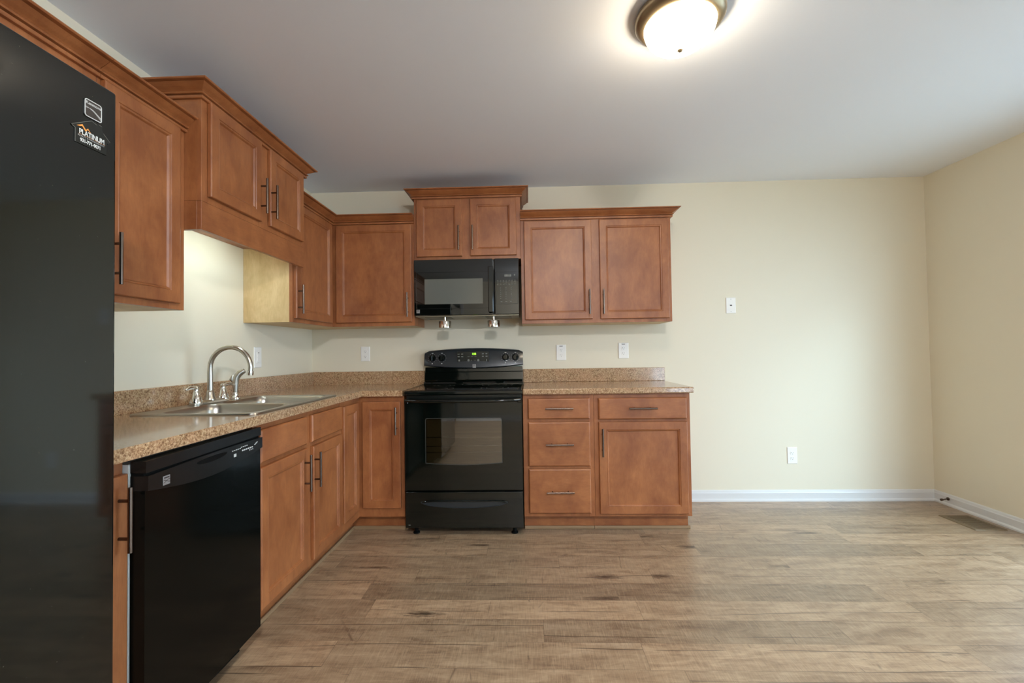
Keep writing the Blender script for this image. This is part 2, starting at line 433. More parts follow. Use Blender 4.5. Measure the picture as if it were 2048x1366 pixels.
b = MB(); b.box(XH - .1, XH, YR - 2.2, -3.36, -0.1, HC); struct('wall_hall_left', b, M['hall_dark'])
b = MB(); b.box(XH, -0.12, -3.48, -3.36, 0, HC); struct('wall_hall_front', b, M['hall_dark'])
b = MB(); b.box(XH, XR, YR - 2.3, YR - 2.2, -0.1, HC); struct('wall_hall_rear', b, M['hall_dark'])
b = MB(); b.box(0.48, 0.54, YR - 0.13, YR + 0.015, 0, 2.12, 0.004); b.box(XH, 0.48, YR - .13, YR + .015, 2.05, 2.12, 0.004)
struct('trim_hall_opening', b, M['white_trim'])

def baseboard(name, path, h=0.083, t_=0.014):
    """path: plan points on the wall line, room on the right-hand side"""
    prof = [(0, 0), (t_ + .010, 0), (t_ + .010, .010), (t_ + .004, .018), (t_, .020), (t_, h - .022), (t_ - .003, h - .016), (t_ - .005, h - .006), (t_ - .009, h), (0, h)]
    mb = MB(); sweep(mb, path, 0.0, prof); return setp(mb.build(name, M['white_trim']), kind='structure')
def sweep(mb, path, z0, prof):
    P = [Vector((p[0], p[1])) for p in path]; L = []
    for i, p in enumerate(P):
        ns = []
        if i > 0: d = (P[i] - P[i - 1]).normalized(); ns.append(Vector((d.y, -d.x)))
        if i < len(P) - 1: d = (P[i + 1] - P[i]).normalized(); ns.append(Vector((d.y, -d.x)))
        if len(ns) == 2:
            nn = ns[0] + ns[1]; nn = nn / (nn.dot(ns[0]))
        else: nn = ns[0]
        L.append([(p.x + nn.x * o, p.y + nn.y * o, z0 + z) for o, z in prof])
    mb.rings(L)
baseboard('baseboard_back', [(2.757, 0), (XR - 0.0005, 0)])
baseboard('baseboard_right', [(XR, -0.0005), (XR, PD0 + 0.07)])
baseboard('baseboard_right_rear', [(XR, PD1 - 0.07), (XR, YR)])
baseboard('baseboard_rear', [(XR, YR), (0.55, YR)])

# patio door (just out of frame, source of the daylight)
pd = thing('door_1', (XR, (PD0 + PD1) / 2, 0), 'white framed sliding glass patio door in the right wall', 'door'); pd['kind'] = 'structure'
del pd['category']
fr = MB(); w = 0.06
fr.box(XR - .012, XR + .11, PD0 - w, PD0, 0, PDH, .003); fr.box(XR - .012, XR + .11, PD1, PD1 + w, 0, PDH, .003)
fr.box(XR - .012, XR + .11, PD1 + w, PD0 - w, PDH - w, PDH, .003); fr.box(XR, XR + .11, PD1 + w, PD0 - w, 0.001, 0.03, .003)
fr.build('door_frame', M['white_trim'], pd)
midy = (PD0 + PD1) / 2
for k, (a0, a1, xo) in enumerate(((PD1 + w, midy + .03, .03), (midy - .03, PD0 - w, .065))):
    s = MB(); q = .06
    s.box(XR + xo, XR + xo + .03, a0, a0 + q, .031, PDH - w - .001, .002); s.box(XR + xo, XR + xo + .03, a1 - q, a1, .031, PDH - w - .001, .002)
    s.box(XR + xo, XR + xo + .03, a0 + q, a1 - q, .031, .031 + q, .002); s.box(XR + xo, XR + xo + .03, a0 + q, a1 - q, PDH - w - q - .001, PDH - w - .001, .002)
    so = s.build('sash', M['white_trim'], pd)
    g = MB(); g.box(XR + xo + .012, XR + xo + .016, a0 + q, a1 - q, .031 + q, PDH - w - q - .001); g.build('glass_pane', M['pane'], so)
b = MB(); b.box(XR + .12, XR + 6, -7, 4, -0.2, -0.08); struct('ground_patio', b, M['concrete'])

# ------------------------------------------------------------ cabinet kit
U, F_, A, B, C = .302, .605, .904, 1.677, 2.744
ZB = .888; ZT = .105
def pull(parent, T, u, v, y, horiz, ln=.176, sp=.100):
    mb = MB(T); r = .0058; yb = y - .031
    if horiz:
        mb.tube([(u - ln / 2, yb, v), (u + ln / 2, yb, v)], r, 14)
        for s in (-1, 1): mb.tube([(u + s * sp / 2, y + .0005, v), (u + s * sp / 2, yb, v)], .0045, 10)
    else:
        mb.tube([(u, yb, v - ln / 2), (u, yb, v + ln / 2)], r, 14)
        for s in (-1, 1): mb.tube([(u, y + .0005, v + s * sp / 2), (u, yb, v + s * sp / 2)], .0045, 10)
    return mb.build('handle', M['pull_metal'], parent)
def rect_rings(mb, u0, u1, v0, v1, seq):
    L = []
    for ins, y in seq:
        L.append([(u0 + ins, y, v0 + ins), (u1 - ins, y, v0 + ins), (u1 - ins, y, v1 - ins), (u0 + ins, y, v1 - ins)])
    mb.rings(L)
def door(parent, T, u0, u1, v0, v1, yf, hu=None, hv=None, name='door', panel=True, horiz=False, wood_='wood_v', ln=.176):
    """yf: face plane (local y) of the frame the door lies on; front at yf-.0195"""
    mb = MB(T); t_ = .0195; fy_ = yf - t_
    if panel:
        rect_rings(mb, u0, u1, v0, v1, [(0, yf - .0012), (0, fy_ + .004), (.0015, fy_ + .0012), (.004, fy_), (.047, fy_), (.0487, fy_ + .0030), (.0500, fy_ + .0032), (.0516, fy_ + .0018), (.0560, fy_ + .0030), (.0605, fy_ + .0098), (.0622, fy_ + .0100)])
    else:
        rect_rings(mb, u0, u1, v0, v1, [(0, yf - .0012), (0, fy_ + .0065), (.001, fy_ + .0045), (.0055, fy_ + .0008), (.008, fy_)])
    o = mb.build(name, M[wood_], parent)
    if hu is not None: pull(o, T, hu, hv, fy_, horiz, ln)
    return o
def frame(parent, T, stiles, rails, yf, z0, z1, u0=None, u1=None, wood_='wood_v', th=.019):
    mb = MB(T)
    for a, b_ in stiles: mb.box(a, b_, yf, yf + th, z0, z1, .0008, 1)
    ss = sorted(stiles)
    for a, b_ in rails:
        for s0, s1 in zip(ss, ss[1:]):
            mb.box(s0[1], s1[0], yf + .0003, yf + th, a, b_)
    return mb.build('face_frame', M[wood_], parent)
def crown(parent, path, z0, h=.062, proj=.060):
    k = h / .062; q = proj / .060
    prof = [(-.002, 0), (.012, 0), (.014, .003), (.014, .011), (.005, .0125), (.005, .0155), (.018, .0175), (.021, .0215), (.018, .0255), (.012, .0275), (.019, .033), (.031, .040), (.041, .047), (.046, .0505), (.042, .052), (.042, .054), (.057, .0555), (.060, .059), (.060, .062), (-.002, .062)]
    prof = [(o * q, z * k) for o, z in prof]
    mb = MB(); sweep(mb, path, z0, prof); return mb.build('crown_molding', M['wood_h'], parent)

# ---- upper right cabinet
t1 = thing('wall_cabinet', ((B + C) / 2, 0, 1.364), 'wide reddish-brown wall cabinet with two tall doors, right of the microwave', 'cabinet')
ZU, ZUT = 1.364, 2.118
b = MB(); b.box(B + .001, C, -U + .019, -.0008, ZU + .0, ZUT, mats={'d': 1}); b.build('cabinet_body', [M['wood_v'], M['natural']], t1)
frame(t1, ID, [(B + .001, B + .040), (2.166, 2.250), (C - .040, C)], [(ZU, ZU + .045), (2.085, ZUT)], -U, ZU, ZUT)
door(t1, ID, 1.701, 2.181, 1.391, 2.098, -U, 2.158, 1.510)
door(t1, ID, 2.237, 2.722, 1.389, 2.098, -U, 2.256, 1.510)
crown(t1, [(B + .0005, -U), (C, -U), (C, -.0006)], 2.106)

# ---- cabinet over microwave
ZM = 1.834
t2 = thing('wall_cabinet', ((A + B) / 2, 0, ZM), 'short wall cabinet with two small doors directly above the microwave', 'cabinet')
b = MB(); b.box(A, B, -U + .019, -.0008, ZM, 2.295); b.build('cabinet_body', M['wood_v'], t2)
frame(t2, ID, [(A, A + .038), (1.245, 1.325), (B - .038, B)], [(ZM, ZM + .04), (2.262, 2.295)], -U, ZM, 2.295)
door(t2, ID, .925, 1.255, 1.859, 2.272, -U, 1.234, 1.984)
door(t2, ID, 1.315, 1.647, 1.859, 2.272, -U, 1.334, 1.984)
crown(t2, [(A, -.0006), (A, -U), (B, -U), (B, -.0006)], 2.281)

# ---- corner wall cabinet (L shaped)
UE = -.8645
t3 = thing('corner_wall_cabinet', (.3, -.3, ZU), 'L-shaped corner wall cabinet with two doors and a pale unfinished end panel', 'cabinet')
def L_prism(mb, x1, y1, d, z0, z1, matbottom=None, matend=None):
    pts = [(.0008, -.0008), (.0008, y1), (d, y1), (d, -d), (x1, -d), (x1, -.0008)]
    lo = [mb.v((x, y, z0)) for x, y in pts]; hi = [mb.v((x, y, z1)) for x, y in pts]
    f0 = mb.f(lo); f1 = mb.f(list(reversed(hi)))
    if matbottom is not None: f0.material_index = matbottom
    for i in range(6):
        j = (i + 1) % 6; fc = mb.f([lo[i], lo[j], hi[j], hi[i]])
        if matend is not None and i == 1: fc.material_index = matend
b = MB(); L_prism(b, A - .0005, UE, U - .019, ZU, ZUT, 1, 1); b.build('cabinet_body', [M['wood_v'], M['natural']], t3)
mb = MB()
mb.box(U - .019, U, UE, UE + .030, ZU, ZUT); mb.box(U - .019, U, -U - .03, -U + .019, ZU, ZUT)
mb.box(U - .019, U, UE + .03, -U - .03, ZU, ZU + .04); mb.box(U - .019, U, UE + .03, -U - .03, 2.085, ZUT)
mb.box(U, U + .03, -U, -U + .019, ZU, ZUT); mb.box(A - .0355, A - .0005, -U, -U + .019, ZU, ZUT)
mb.box(U + .03, A - .0355, -U, -U + .019, ZU, ZU + .04); mb.box(U + .03, A - .0355, -U, -U + .019, 2.085, ZUT)
mb.build('face_frame', M['wood_v'], t3)
TL = T_left()
door(t3, TL, -.846, -.345, 1.389, 2.100, -U, -.828, 1.505)
door(t3, ID, .333, .886, 1.391, 2.100, -U, .860, 1.512)
crown(t3, [(U, UE + .0005), (U, -U), (A - .0005, -U)], 2.106)

# ---- raised cabinet over the sink with valance
SX = .374; YN = -1.715
t4 = thing('wall_cabinet', (SX / 2, (YN + UE) / 2, 1.692), 'raised deep wall cabinet with two doors and a valance above the sink', 'cabinet')
b = MB(); b.box(.0008, SX - .019, YN, UE - .001, 1.812, 2.252); b.build('cabinet_body', M['wood_v'], t4)
mb = MB(TL)
for a_, b_ in ((YN, YN + .035), (-1.32, -1.24), (UE - .036, UE - .001)): mb.box(a_, b_, -SX, -SX + .019, 1.812, 2.252, .0008, 1)
for a_, b_ in ((YN + .035, -1.32), (-1.24, UE - .036)):
    mb.box(a_, b_, -SX + .0003, -SX + .019, 1.812, 1.85); mb.box(a_, b_, -SX + .0003, -SX + .019, 2.225, 2.252)
mb.build('face_frame', M['wood_v'], t4)
mb = MB(); mb.box(SX - .019, SX, YN, UE - .001, 1.692, 1.8115, .001, 1); mb.box(.0008, SX - .0195, YN, YN + .019, 1.692, 1.8115, .001, 1)
mb.build('valance', M['wood_y'], t4)
door(t4, TL, -1.681, -1.318, 1.838, 2.241, -SX, -1.328, 1.964)
door(t4, TL, -1.240, -.897, 1.838, 2.241, -SX, -1.237, 1.964 - .002)
bpy.context.view_layer.update()
crown(t4, [(.0006, YN), (SX, YN), (SX, UE), (.0006, UE)], 2.236)

# ---- left wall cabinet
ZL = 1.356
t5 = thing('wall_cabinet', (.15, -1.9, ZL), 'single-door wall cabinet between the refrigerator and the raised sink cabinet', 'cabinet')
b = MB(); b.box(.0008, U - .019, -2.095, YN - .001, ZL, ZUT - .006, mats={'d': 1}); b.build('cabinet_body', [M['wood_v'], M['natural']], t5)
frame(t5, T_left(), [(-2.095, -2.060), (-1.790, YN - .001)], [(ZL, ZL + .045), (2.08, ZUT - .006)], -U, ZL, ZUT - .006)
door(t5, TL, -2.082, -1.757, 1.380, 2.094, -U, -2.056, 1.500)
crown(t5, [(U, -2.095), (U, YN - .001)], 2.096, .060)
t6 = thing('wall_cabinet', (.15, -2.7, 1.80), 'wall cabinet above the black refrigerator, mostly hidden behind its top', 'cabinet')
b = MB(); b.box(.0008, U - .019, -3.30, -2.0965, 1.80, ZUT - .006, mats={'d': 1}); b.build('cabinet_body', [M['wood_v'], M['natural']], t6)
frame(t6, TL, [(-3.30, -3.262), (-2.72, -2.66), (-2.135, -2.0965)], [(1.80, 1.84), (2.04, ZUT - .006)], -U, 1.80, ZUT - .006)
door(t6, TL, -3.28, -2.702, 1.822, 2.050, -U); door(t6, TL, -2.676, -2.113, 1.822, 2.050, -U)
crown(t6, [(U, -3.30), (U, -2.0965)], 2.096, .060)

# ---- base cabinets, right of the range
def toe(parent, mb):
    return mb.build('toe_kick', M['wood_h'], parent)
t7 = thing('base_cabinet', ((B + 2.134) / 2, 0, 0), 'three-drawer base cabinet immediately right of the black range', 'cabinet')
b = MB(); b.box(B + .002, 2.1335, -F_ + .019, -.001, ZT, ZB); b.build('cabinet_body', M['wood_v'], t7)
frame(t7, ID, [(B + .002, B + .040), (2.096, 2.1335)], [(ZT, ZT + .03), (.41, .43), (.71, .73), (.856, ZB)], -F_, ZT, ZB)
b = MB(); b.box(B + .002, 2.1335, -.531, -.515, 0.0, ZT); toe(t7, b)
b = MB(); b.box(B + .002, 2.1335, -.543, -.5315, 0, .020, .003); b.build('shoe_molding', M['shoe'], t7)
for z0, z1, hz in ((.730, .862, .799), (.428, .711, .570), (.128, .411, .269)):
    door(t7, ID, 1.711, 2.106, z0, z1, -F_, 1.910, hz, 'drawer', False, True, 'wood_h')
t8 = thing('base_cabinet', ((C + 2.134) / 2, 0, 0), 'base cabinet with one drawer over one door at the right end of the counter', 'cabinet')
b = MB(); b.box(2.1345, C, -F_ + .019, -.001, ZT, ZB); b.box(2.1345, C - .004, -.515, -.001, 0.0005, ZT); b.build('cabinet_body', M['wood_v'], t8)
frame(t8, ID, [(2.1345, 2.173), (C - .038, C)], [(ZT, ZT + .03), (.706, .726), (.856, ZB)], -F_, ZT, ZB)
b = MB(); b.box(2.1345, C - .002, -.531, -.5155, 0.0, ZT); toe(t8, b)
b = MB(); b.box(2.1345, C + .010, -.543, -.5315, 0, .020, .003); b.build('shoe_molding', M['shoe'], t8)
door(t8, ID, 2.162, 2.720, .724, .860, -F_, 2.438, .795, 'drawer', False, True, 'wood_h')
door(t8, ID, 2.162, 2.720, .124, .707, -F_, 2.182, .581)

# ---- corner base cabinet
t9 = thing('corner_base_cabinet', (.4, -.4, 0), 'L-shaped corner base cabinet with a folding two-leaf door, left of the range', 'cabinet')
b = MB(); L_prism(b, A, -.903, F_ - .019, ZT, ZB); b.build('cabinet_body', M['wood_v'], t9)
mb = MB(); E0 = -.903
mb.box(F_ - .019, F_, E0, -.878, ZT, ZB); mb.box(F_ - .019, F_, -.640, -F_ + .019, ZT, ZB)
mb.box(F_ - .019, F_, -.878, -.640, ZT, .172); mb.box(F_ - .019, F_, -.878, -.640, .842, ZB)
mb.box(F_, F_ + .028, -F_, -F_ + .019, ZT, ZB); mb.box(.872, A, -F_, -F_ + .019, ZT, ZB)
mb.box(F_ + .028, .872, -F_, -F_ + .019, ZT, .172); mb.box(F_ + .028, .872, -F_, -F_ + .019, .842, ZB)
mb.build('face_frame', M['wood_v'], t9)
mb = MB(); L = [(.515, E0), (.531, E0), (.531, -.531), (A, -.531), (A, -.515), (.515, -.515)]
mb.rings([[(x, y, 0.0) for x, y in L], [(x, y, ZT - .0005) for x, y in L]]); toe(t9, mb)
mb = MB(); L = [(.5315, E0), (.543, E0), (.543, -.543), (A, -.543), (A, -.5315), (.5315, -.5315)]
mb.rings([[(x, y, 0) for x, y in L], [(x, y, .02) for x, y in L]]); mb.build('shoe_molding', M['shoe'], t9)
door(t9, TL, -.885, -.652, .166, .852, -F_)
door(t9, ID, .632, .883, .163, .852, -F_, .860, .730)

# ---- sink base
t10 = thing('sink_base_cabinet', (.3, -1.32, 0), 'sink base cabinet with two false drawer fronts over two doors', 'cabinet')
S0, S1 = -1.742, -.9035
b = MB(); b.box(.001, F_ - .019, S0, S1, ZT, ZT + .02); b.box(.001, F_ - .019, S0, S0 + .016, ZT + .02, ZB); b.box(.001, F_ - .019, S1 - .016, S1, ZT + .02, ZB); b.box(.001, .01, S0 + .016, S1 - .016, ZT + .02, .70)
b.build('cabinet_body', M['wood_v'], t10)
frame(t10, TL, [(S0, S0 + .05), (-1.335, -1.262), (S1 - .02, S1)], [(ZT, ZT + .03), (.700, .735), (.85, ZB)], -F_, ZT, ZB)
b = MB(); b.box(.515, .531, S0, S1, 0.0, ZT); toe(t10, b)
b = MB(); b.box(.5315, .543, S0, S1, 0, .020, .003); b.build('shoe_molding', M['shoe'], t10)
door(t10, TL, -1.712, -1.330, .724, .860, -F_, name='false_drawer_front', panel=False, wood_='wood_y')
door(t10, TL, -1.275, -.911, .724, .860, -F_, name='false_drawer_front', panel=False, wood_='wood_y')
door(t10, TL, -1.712, -1.322, .130, .706, -F_, -1.357, .590)
door(t10, TL, -1.263, -.911, .130, .700, -F_, -1.256, .583)

# ---- narrow base cabinet by the fridge
t11 = thing('base_cabinet', (.3, -2.44, 0), 'narrow base cabinet squeezed between the refrigerator and the dishwasher', 'cabinet')
b = MB(); b.box(.001, F_ - .019, -2.526, -2.319, ZT, ZB); b.build('cabinet_body', M['wood_v'], t11)
frame(t11, TL, [(-2.526, -2.501), (-2.345, -2.319)], [(ZT, ZT + .03), (.85, ZB)], -F_, ZT, ZB)
b = MB(); b.box(.515, .531, -2.526, -2.319, 0.0, ZT); toe(t11, b)
door(t11, TL, -2.520, -2.3215, .124, .850, -F_, -2.350, .735, ln=.172)

# ------------------------------------------------------------ countertops
ZC = .926; CF = .641; FR0 = -2.526
SKX0, SKX1, SKY0, SKY1 = .075, .612, -1.738, -.940
c1 = thing('countertop', (.3, -1.2, ZB), 'L-shaped brown speckled laminate countertop holding the sink', 'countertop')
mb = MB()
xs = [.0008, SKX0 + .012, SKX1 - .012, CF, A]; ys = [FR0, SKY0 + .012, SKY1 - .012, -CF, -.0008]
def inc(i, j):
    if i == 3: return j == 3
    if i == 1 and j == 1: return False
    return True
cells(mb, xs, ys, inc, ZB + .0005, ZC)
es = [e for e in mb.bm.edges if len(e.link_faces) == 2 and e.calc_face_angle(0) > 1.2 and
      all((abs(v_.co.x - CF) < 1e-4 and v_.co.y <= -CF + 1e-4) or (abs(v_.co.y + CF) < 1e-4 and v_.co.x >= CF - 1e-4) for v_ in e.verts)
      and abs(e.verts[0].co.z - e.verts[1].co.z) < 1e-4]
bmesh.ops.bevel(mb.bm, geom=es, offset=.009, segments=4, affect='EDGES', profile=.5)
mb.build('counter_slab', M['laminate'], c1)
mb = MB(); P = [(.0008, FR0), (.020, FR0), (.020, -.020), (A, -.020), (A, -.0008), (.0008, -.0008)]
mb.rings([[(x, y, ZC + .0003) for x, y in P], [(x, y, 1.022) for x, y in P], [(x + (-.002 if 0 < k < 3 else 0), y + (.002 if 1 < k < 4 else 0), 1.026) for k, (x, y) in enumerate(P)]])
mb.build('backsplash', M['laminate'], c1)
c2 = thing('countertop', (2.2, -.3, ZB), 'straight brown speckled laminate countertop right of the range', 'countertop')
mb = MB(); mb.box(B + .001, 2.762, -CF, -.0008, ZB + .0005, ZC, .007, 3); mb.build('counter_slab', M['laminate'], c2)
mb = MB(); mb.box(B + .001, 2.768, -.020, -.0008, ZC + .0003, 1.028, .002, 1); mb.build('backsplash', M['laminate'], c2)

# ------------------------------------------------------------ sink
sk = thing('kitchen_sink', (.34, -1.33, ZC), 'stainless steel double-bowl drop-in sink set in the speckled counter', 'sink')
def rrect(x0, x1, y0, y1, r, z, n=6):
    pts = []
    for cx, cy, a0 in ((x1 - r, y1 - r, 0), (x0 + r, y1 - r, 90), (x0 + r, y0 + r, 180), (x1 - r, y0 + r, 270)):
        for k in range(n + 1):
            a = math.radians(a0 + 90 * k / n); pts.append((cx + r * math.cos(a), cy + r * math.sin(a), z))
    return pts
mb = MB(); mb.smooth = True
zr = ZC + .006
o1 = [mb.v(p) for p in rrect(SKX0, SKX1, SKY0, SKY1, .03, ZC + .0006)]
o2 = [mb.v(p) for p in rrect(SKX0 + .002, SKX1 - .002, SKY0 + .002, SKY1 - .002, .029, zr)]
o3 = [mb.v(p) for p in rrect(SKX0 + .012, SKX1 - .012, SKY0 + .012, SKY1 - .012, .022, zr - .001)]
def strip(a, b_):
    for i in range(len(a)): mb.f([a[i], a[(i + 1) % len(a)], b_[(i + 1) % len(a)], b_[i]])
strip(o1, o2); strip(o2, o3)
holes = []
for (y0, y1) in ((-1.700, -1.362), (-1.325, -.975)):
    rr_ = [mb.v(p) for p in rrect(.165, .575, y0, y1, .055, zr - .0015)]
    holes.append(rr_); prev = rr_
    for ins, z in ((.004, zr - .006), (.010, zr - .03), (.016, ZC - .10), (.026, ZC - .145), (.05, ZC - .162), (.10, ZC - .168), (.15, ZC - .171)):
        cur = [mb.v(p) for p in rrect(.165 + ins, .575 - ins, y0 + ins, y1 - ins, max(.055 - ins * .2, .02) if ins < .1 else .02, z)]
        strip(prev, cur); prev = cur
    mb.f(prev)
es = []
for lp in [o3] + holes:
    for i in range(len(lp)):
        e = mb.bm.edges.get((lp[i], lp[(i + 1) % len(lp)]))
        es.append(e or mb.bm.edges.new((lp[i], lp[(i + 1) % len(lp)])))
res = bmesh.ops.triangle_fill(mb.bm, use_beauty=True, use_dissolve=False, edges=es)
mb.build('sink_bowls', M['steel_basin'], sk, 50)
for (y0, y1) in ((-1.700, -1.362), (-1.325, -.975)):
    d = MB(); d.lathe([(.0, -.001), (.02, -.001), (.03, .003), (.042, .004), (.044, .001), (.044, -.002)], (.37, (y0 + y1) / 2, ZC - .1695)); d.build('drain', M['steel'], sk)

# faucet: base bar, two lever handles, gooseneck spout
FX = .118; ZD = zr
fa = thing('kitchen_faucet', (FX, -1.31, ZD), 'brushed nickel gooseneck faucet with two lever handles behind the sink', 'faucet')
mb = MB()
pts = []
mb.smooth = True
mb.rings([rrect(FX - .026, FX + .026, -1.435, -1.185, .025, ZD - .0005), rrect(FX - .026, FX + .026, -1.435, -1.185, .025, ZD + .010), rrect(FX - .018, FX + .018, -1.427, -1.193, .017, ZD + .017)])
mb.build('base_plate', M['nickel'], fa)
mb = MB(); cy = -1.310
mb.lathe([(.026, .010), (.026, .022), (.021, .030), (.0175, .052), (.015, .060), (.013, .062)], (FX, cy, ZD))
pth = [(FX, cy, ZD + .05)]
zs_ = 1.105; R = .104
pth += [(FX, cy, ZD + .08), (FX, cy, ZD + .12), (FX, cy, zs_ - .02)]
for k in range(0, 17):
    a = math.pi - math.pi * 1.06 * k / 16
    pth.append((FX + R + R * math.cos(a), cy, zs_ + R * math.sin(a)))
mb.tube(pth, [.0128] * 4 + [.0116] * 17, 18)
e = Vector(pth[-1]); dr = (Vector(pth[-1]) - Vector(pth[-2])).normalized()
mb.build('spout', M['nickel'], fa)
mb = MB(); mb.tube([e - dr * .004, e + dr * .004, e + dr * .004, e + dr * .018], [.0145, .0145, .0155, .015], 18); mb.build('aerator', M['chrome'], fa)
for y_, sgn in ((-1.405, -1), (-1.215, 1)):
    mb = MB(); mb.lathe([(.028, .008), (.028, .018), (.024, .026), (.0235, .034), (.019, .040), (.013, .066), (.011, .074), (.013, .080), (.010, .088), (0.0, .090)], (FX, y_, ZD))
    hb = mb.build('handle_base', M['chrome'], fa)
    mb = MB(); mb.tube([(FX, y_, ZD + .079), (FX + .004, y_ + sgn * .02, ZD + .084), (FX + .008, y_ + sgn * .050, ZD + .086), (FX + .010, y_ + sgn * .080, ZD + .077)], [.007, .009, .008, .004], 12)
    mb.build('lever', M['chrome'], hb)
sp_ = thing('side_sprayer', (.118, -1.115, ZD), 'brushed nickel pull-out side sprayer standing right of the faucet', 'sprayer')
mb = MB(); mb.lathe([(.024, -.0005), (.024, .006), (.019, .014), (.014, .018), (.0135, .032), (.0125, .034)], (.118, -1.115, ZD)); mb.build('sprayer_base', M['chrome'], sp_)
mb = MB(); mb.tube([(.118, -1.115, ZD + .03), (.118, -1.115, ZD + .055), (.119, -1.115, ZD + .085), (.122, -1.112, ZD + .115), (.135, -1.105, ZD + .138), (.158, -1.096, ZD + .152)], [.0125, .0135, .015, .0165, .0165, .012], 16)
mb.build('spray_head', M['nickel'], sp_)
mb = MB(); mb.tube([(.107, -1.118, ZD + .085), (.100, -1.120, ZD + .105), (.108, -1.118, ZD + .130)], [.004, .012, .006], 12); mb.build('trigger', M['nickel'], sp_)

# light fixture under the raised cabinet
uf = thing('under_cabinet_light', (.285, -1.33, 1.775), 'bright fluorescent strip hidden behind the valance above the sink', 'light')
mb = MB(); mb.box(.235, .335, -1.62, -1.02, 1.789, 1.8115, .003); mb.build('housing', M['white_plastic'], uf)
mb = MB(); mb.tube([(.285, -1.60, 1.774), (.285, -1.04, 1.774)], .0135, 16); mb.build('lamp_tube', M['tube'], uf)
for y0_, y1_ in ((-1.613, -1.600), (-1.040, -1.027)):
    mb = MB(); mb.box(.268, .302, y0_, y1_, 1.758, 1.790); mb.build('socket', M['white_plastic'], uf)

# ------------------------------------------------------------ dishwasher (its front sits slightly skewed)
dw = thing('dishwasher', (.3, -2.04, 0), 'black built-in dishwasher with a curved control strip under the counter', 'dishwasher')
P0 = Vector((.645, -1.7500, 0)); P1 = Vector((.667, -2.3145, 0)); t_ = (P1 - P0).normalized(); W = (P1 - P0).length
n_ = Vector((-t_.y, t_.x, 0))
TD = Matrix(((-t_.x, -n_.x, 0, P0.x), (-t_.y, -n_.y, 0, P0.y), (0, 0, 1, 0), (0, 0, 0, 1)))
b = MB(); b.box(.06, .6195, -2.3165, -1.752, .10, .872); b.build('tub', M['insulation'], dw)
b = MB(); b.box(.10, .56, -2.315, -1.755, .0, .0995); b.build('kick_plate', M['black_matte'], dw)
def slabD(name, pts, d0, mt_, parent=dw, bev=None):
    """pts (s,z) on the skewed front plane; d0 = how far the front stands out; back lies on x=.6225"""
    mb = MB(); fr_, bk = [], []
    for s, z in pts:
        p = TD @ Vector((s, -d0, z)); fr_.append(p); bk.append(Vector((.6225, p.y, z)))
    mb.rings([bk, fr_]); return mb.build(name, mt_, parent)
slabD('door_panel', [(-W, .095), (0, .095), (0, .80), (-W, .80)], -.003, M['dw_black'])
arcb = [(-W + W * k / 24, .800 - .030 * math.sin(math.pi * k / 24)) for k in range(25)]
cp = slabD('control_panel', [(-W, .840)] + arcb + [(0, .840)][0:1] + [(-W * k / 24, .840 + .004 * math.sin(math.pi * k / 24)) for k in range(1, 24)], .006, M['dw_panel'])
slabD('top_trim', [(-W, .848), (0, .848), (0, .880), (-W, .880)], .000, M['dw_panel'])
slabD('recess_strip', [(-W + .002, .835), (-.002, .835), (-.002, .852), (-W + .002, .852)], -.008, M['black_matte'])
mb = MB(TD)
lens = [(-.300 + .075 * math.cos(a), .829 + (.012 if math.sin(a) < 0 else .006) * math.sin(a)) for a in [2 * math.pi * k / 24 for k in range(24)]]
mb.rings([[(x, -.0066, z) for x, z in lens], [(x, -.0070, z) for x, z in lens]]); mb.build('handle_pocket', M['black_matte'], cp)
def kenmark(parent, T, x, y, z, s, mts=('badge_silver', 'badge_dark')):
    """small silver badge with two crossing swooshes"""
    mb = MB(T); mb.box(x - s / 2, x + s / 2, y - .0008, y, z - s / 2, z + s / 2, .0003, 1); o = mb.build('badge', M[mts[0]], parent)
    mb = MB(T)
    for sg, ph in ((1, 0), (-1, .6)):
        pts = [(x - s * .46 + s * .92 * k / 10, y - .0011, z - s * .08 + sg * s * .16 * math.cos(math.pi * k / 10 + ph * .3)) for k in range(11)]
        for a, b_ in zip(pts, pts[1:]):
            h_ = s * .035
            mb.f([mb.v((a[0], a[1], a[2] - h_)), mb.v((b_[0], b_[1], b_[2] - h_)), mb.v((b_[0], b_[1], b_[2] + h_)), mb.v((a[0], a[1], a[2] + h_))])
    mb.box(x - s * .38, x + s * .38, y - .0012, y - .0009, z + s * .22, z + s * .36)
    mb.build('badge_swoosh', M[mts[1]], o)
    return o
kenmark(cp, TD, -W + .065, -.0062, .812, .026)
mb = MB(TD)
def dash(mb, x, y, z, w_, h_): mb.box(x - w_ / 2, x + w_ / 2, y - .0004, y, z - h_ / 2, z + h_ / 2)
for i in range(5): dash(mb, -.192 + i * .011, -.0062, .826, .007, .0028)
dash(mb, -.178, -.0062, .808, .014, .011)
for i in range(4): dash(mb, -.140 + i * .0115, -.0062, .829, .007, .003)
for i in range(6): dash(mb, -.132 + i * .012, -.0062, .816, .008, .005)
for i in range(3): dash(mb, -.088 + i * .010, -.0062, .808, .004, .004)
for i in range(3): dash(mb, -.052 + i * .006, -.0062, .822 + i * .003, .012, .002)
mb.build('control_markings', M['mark_white'], cp)

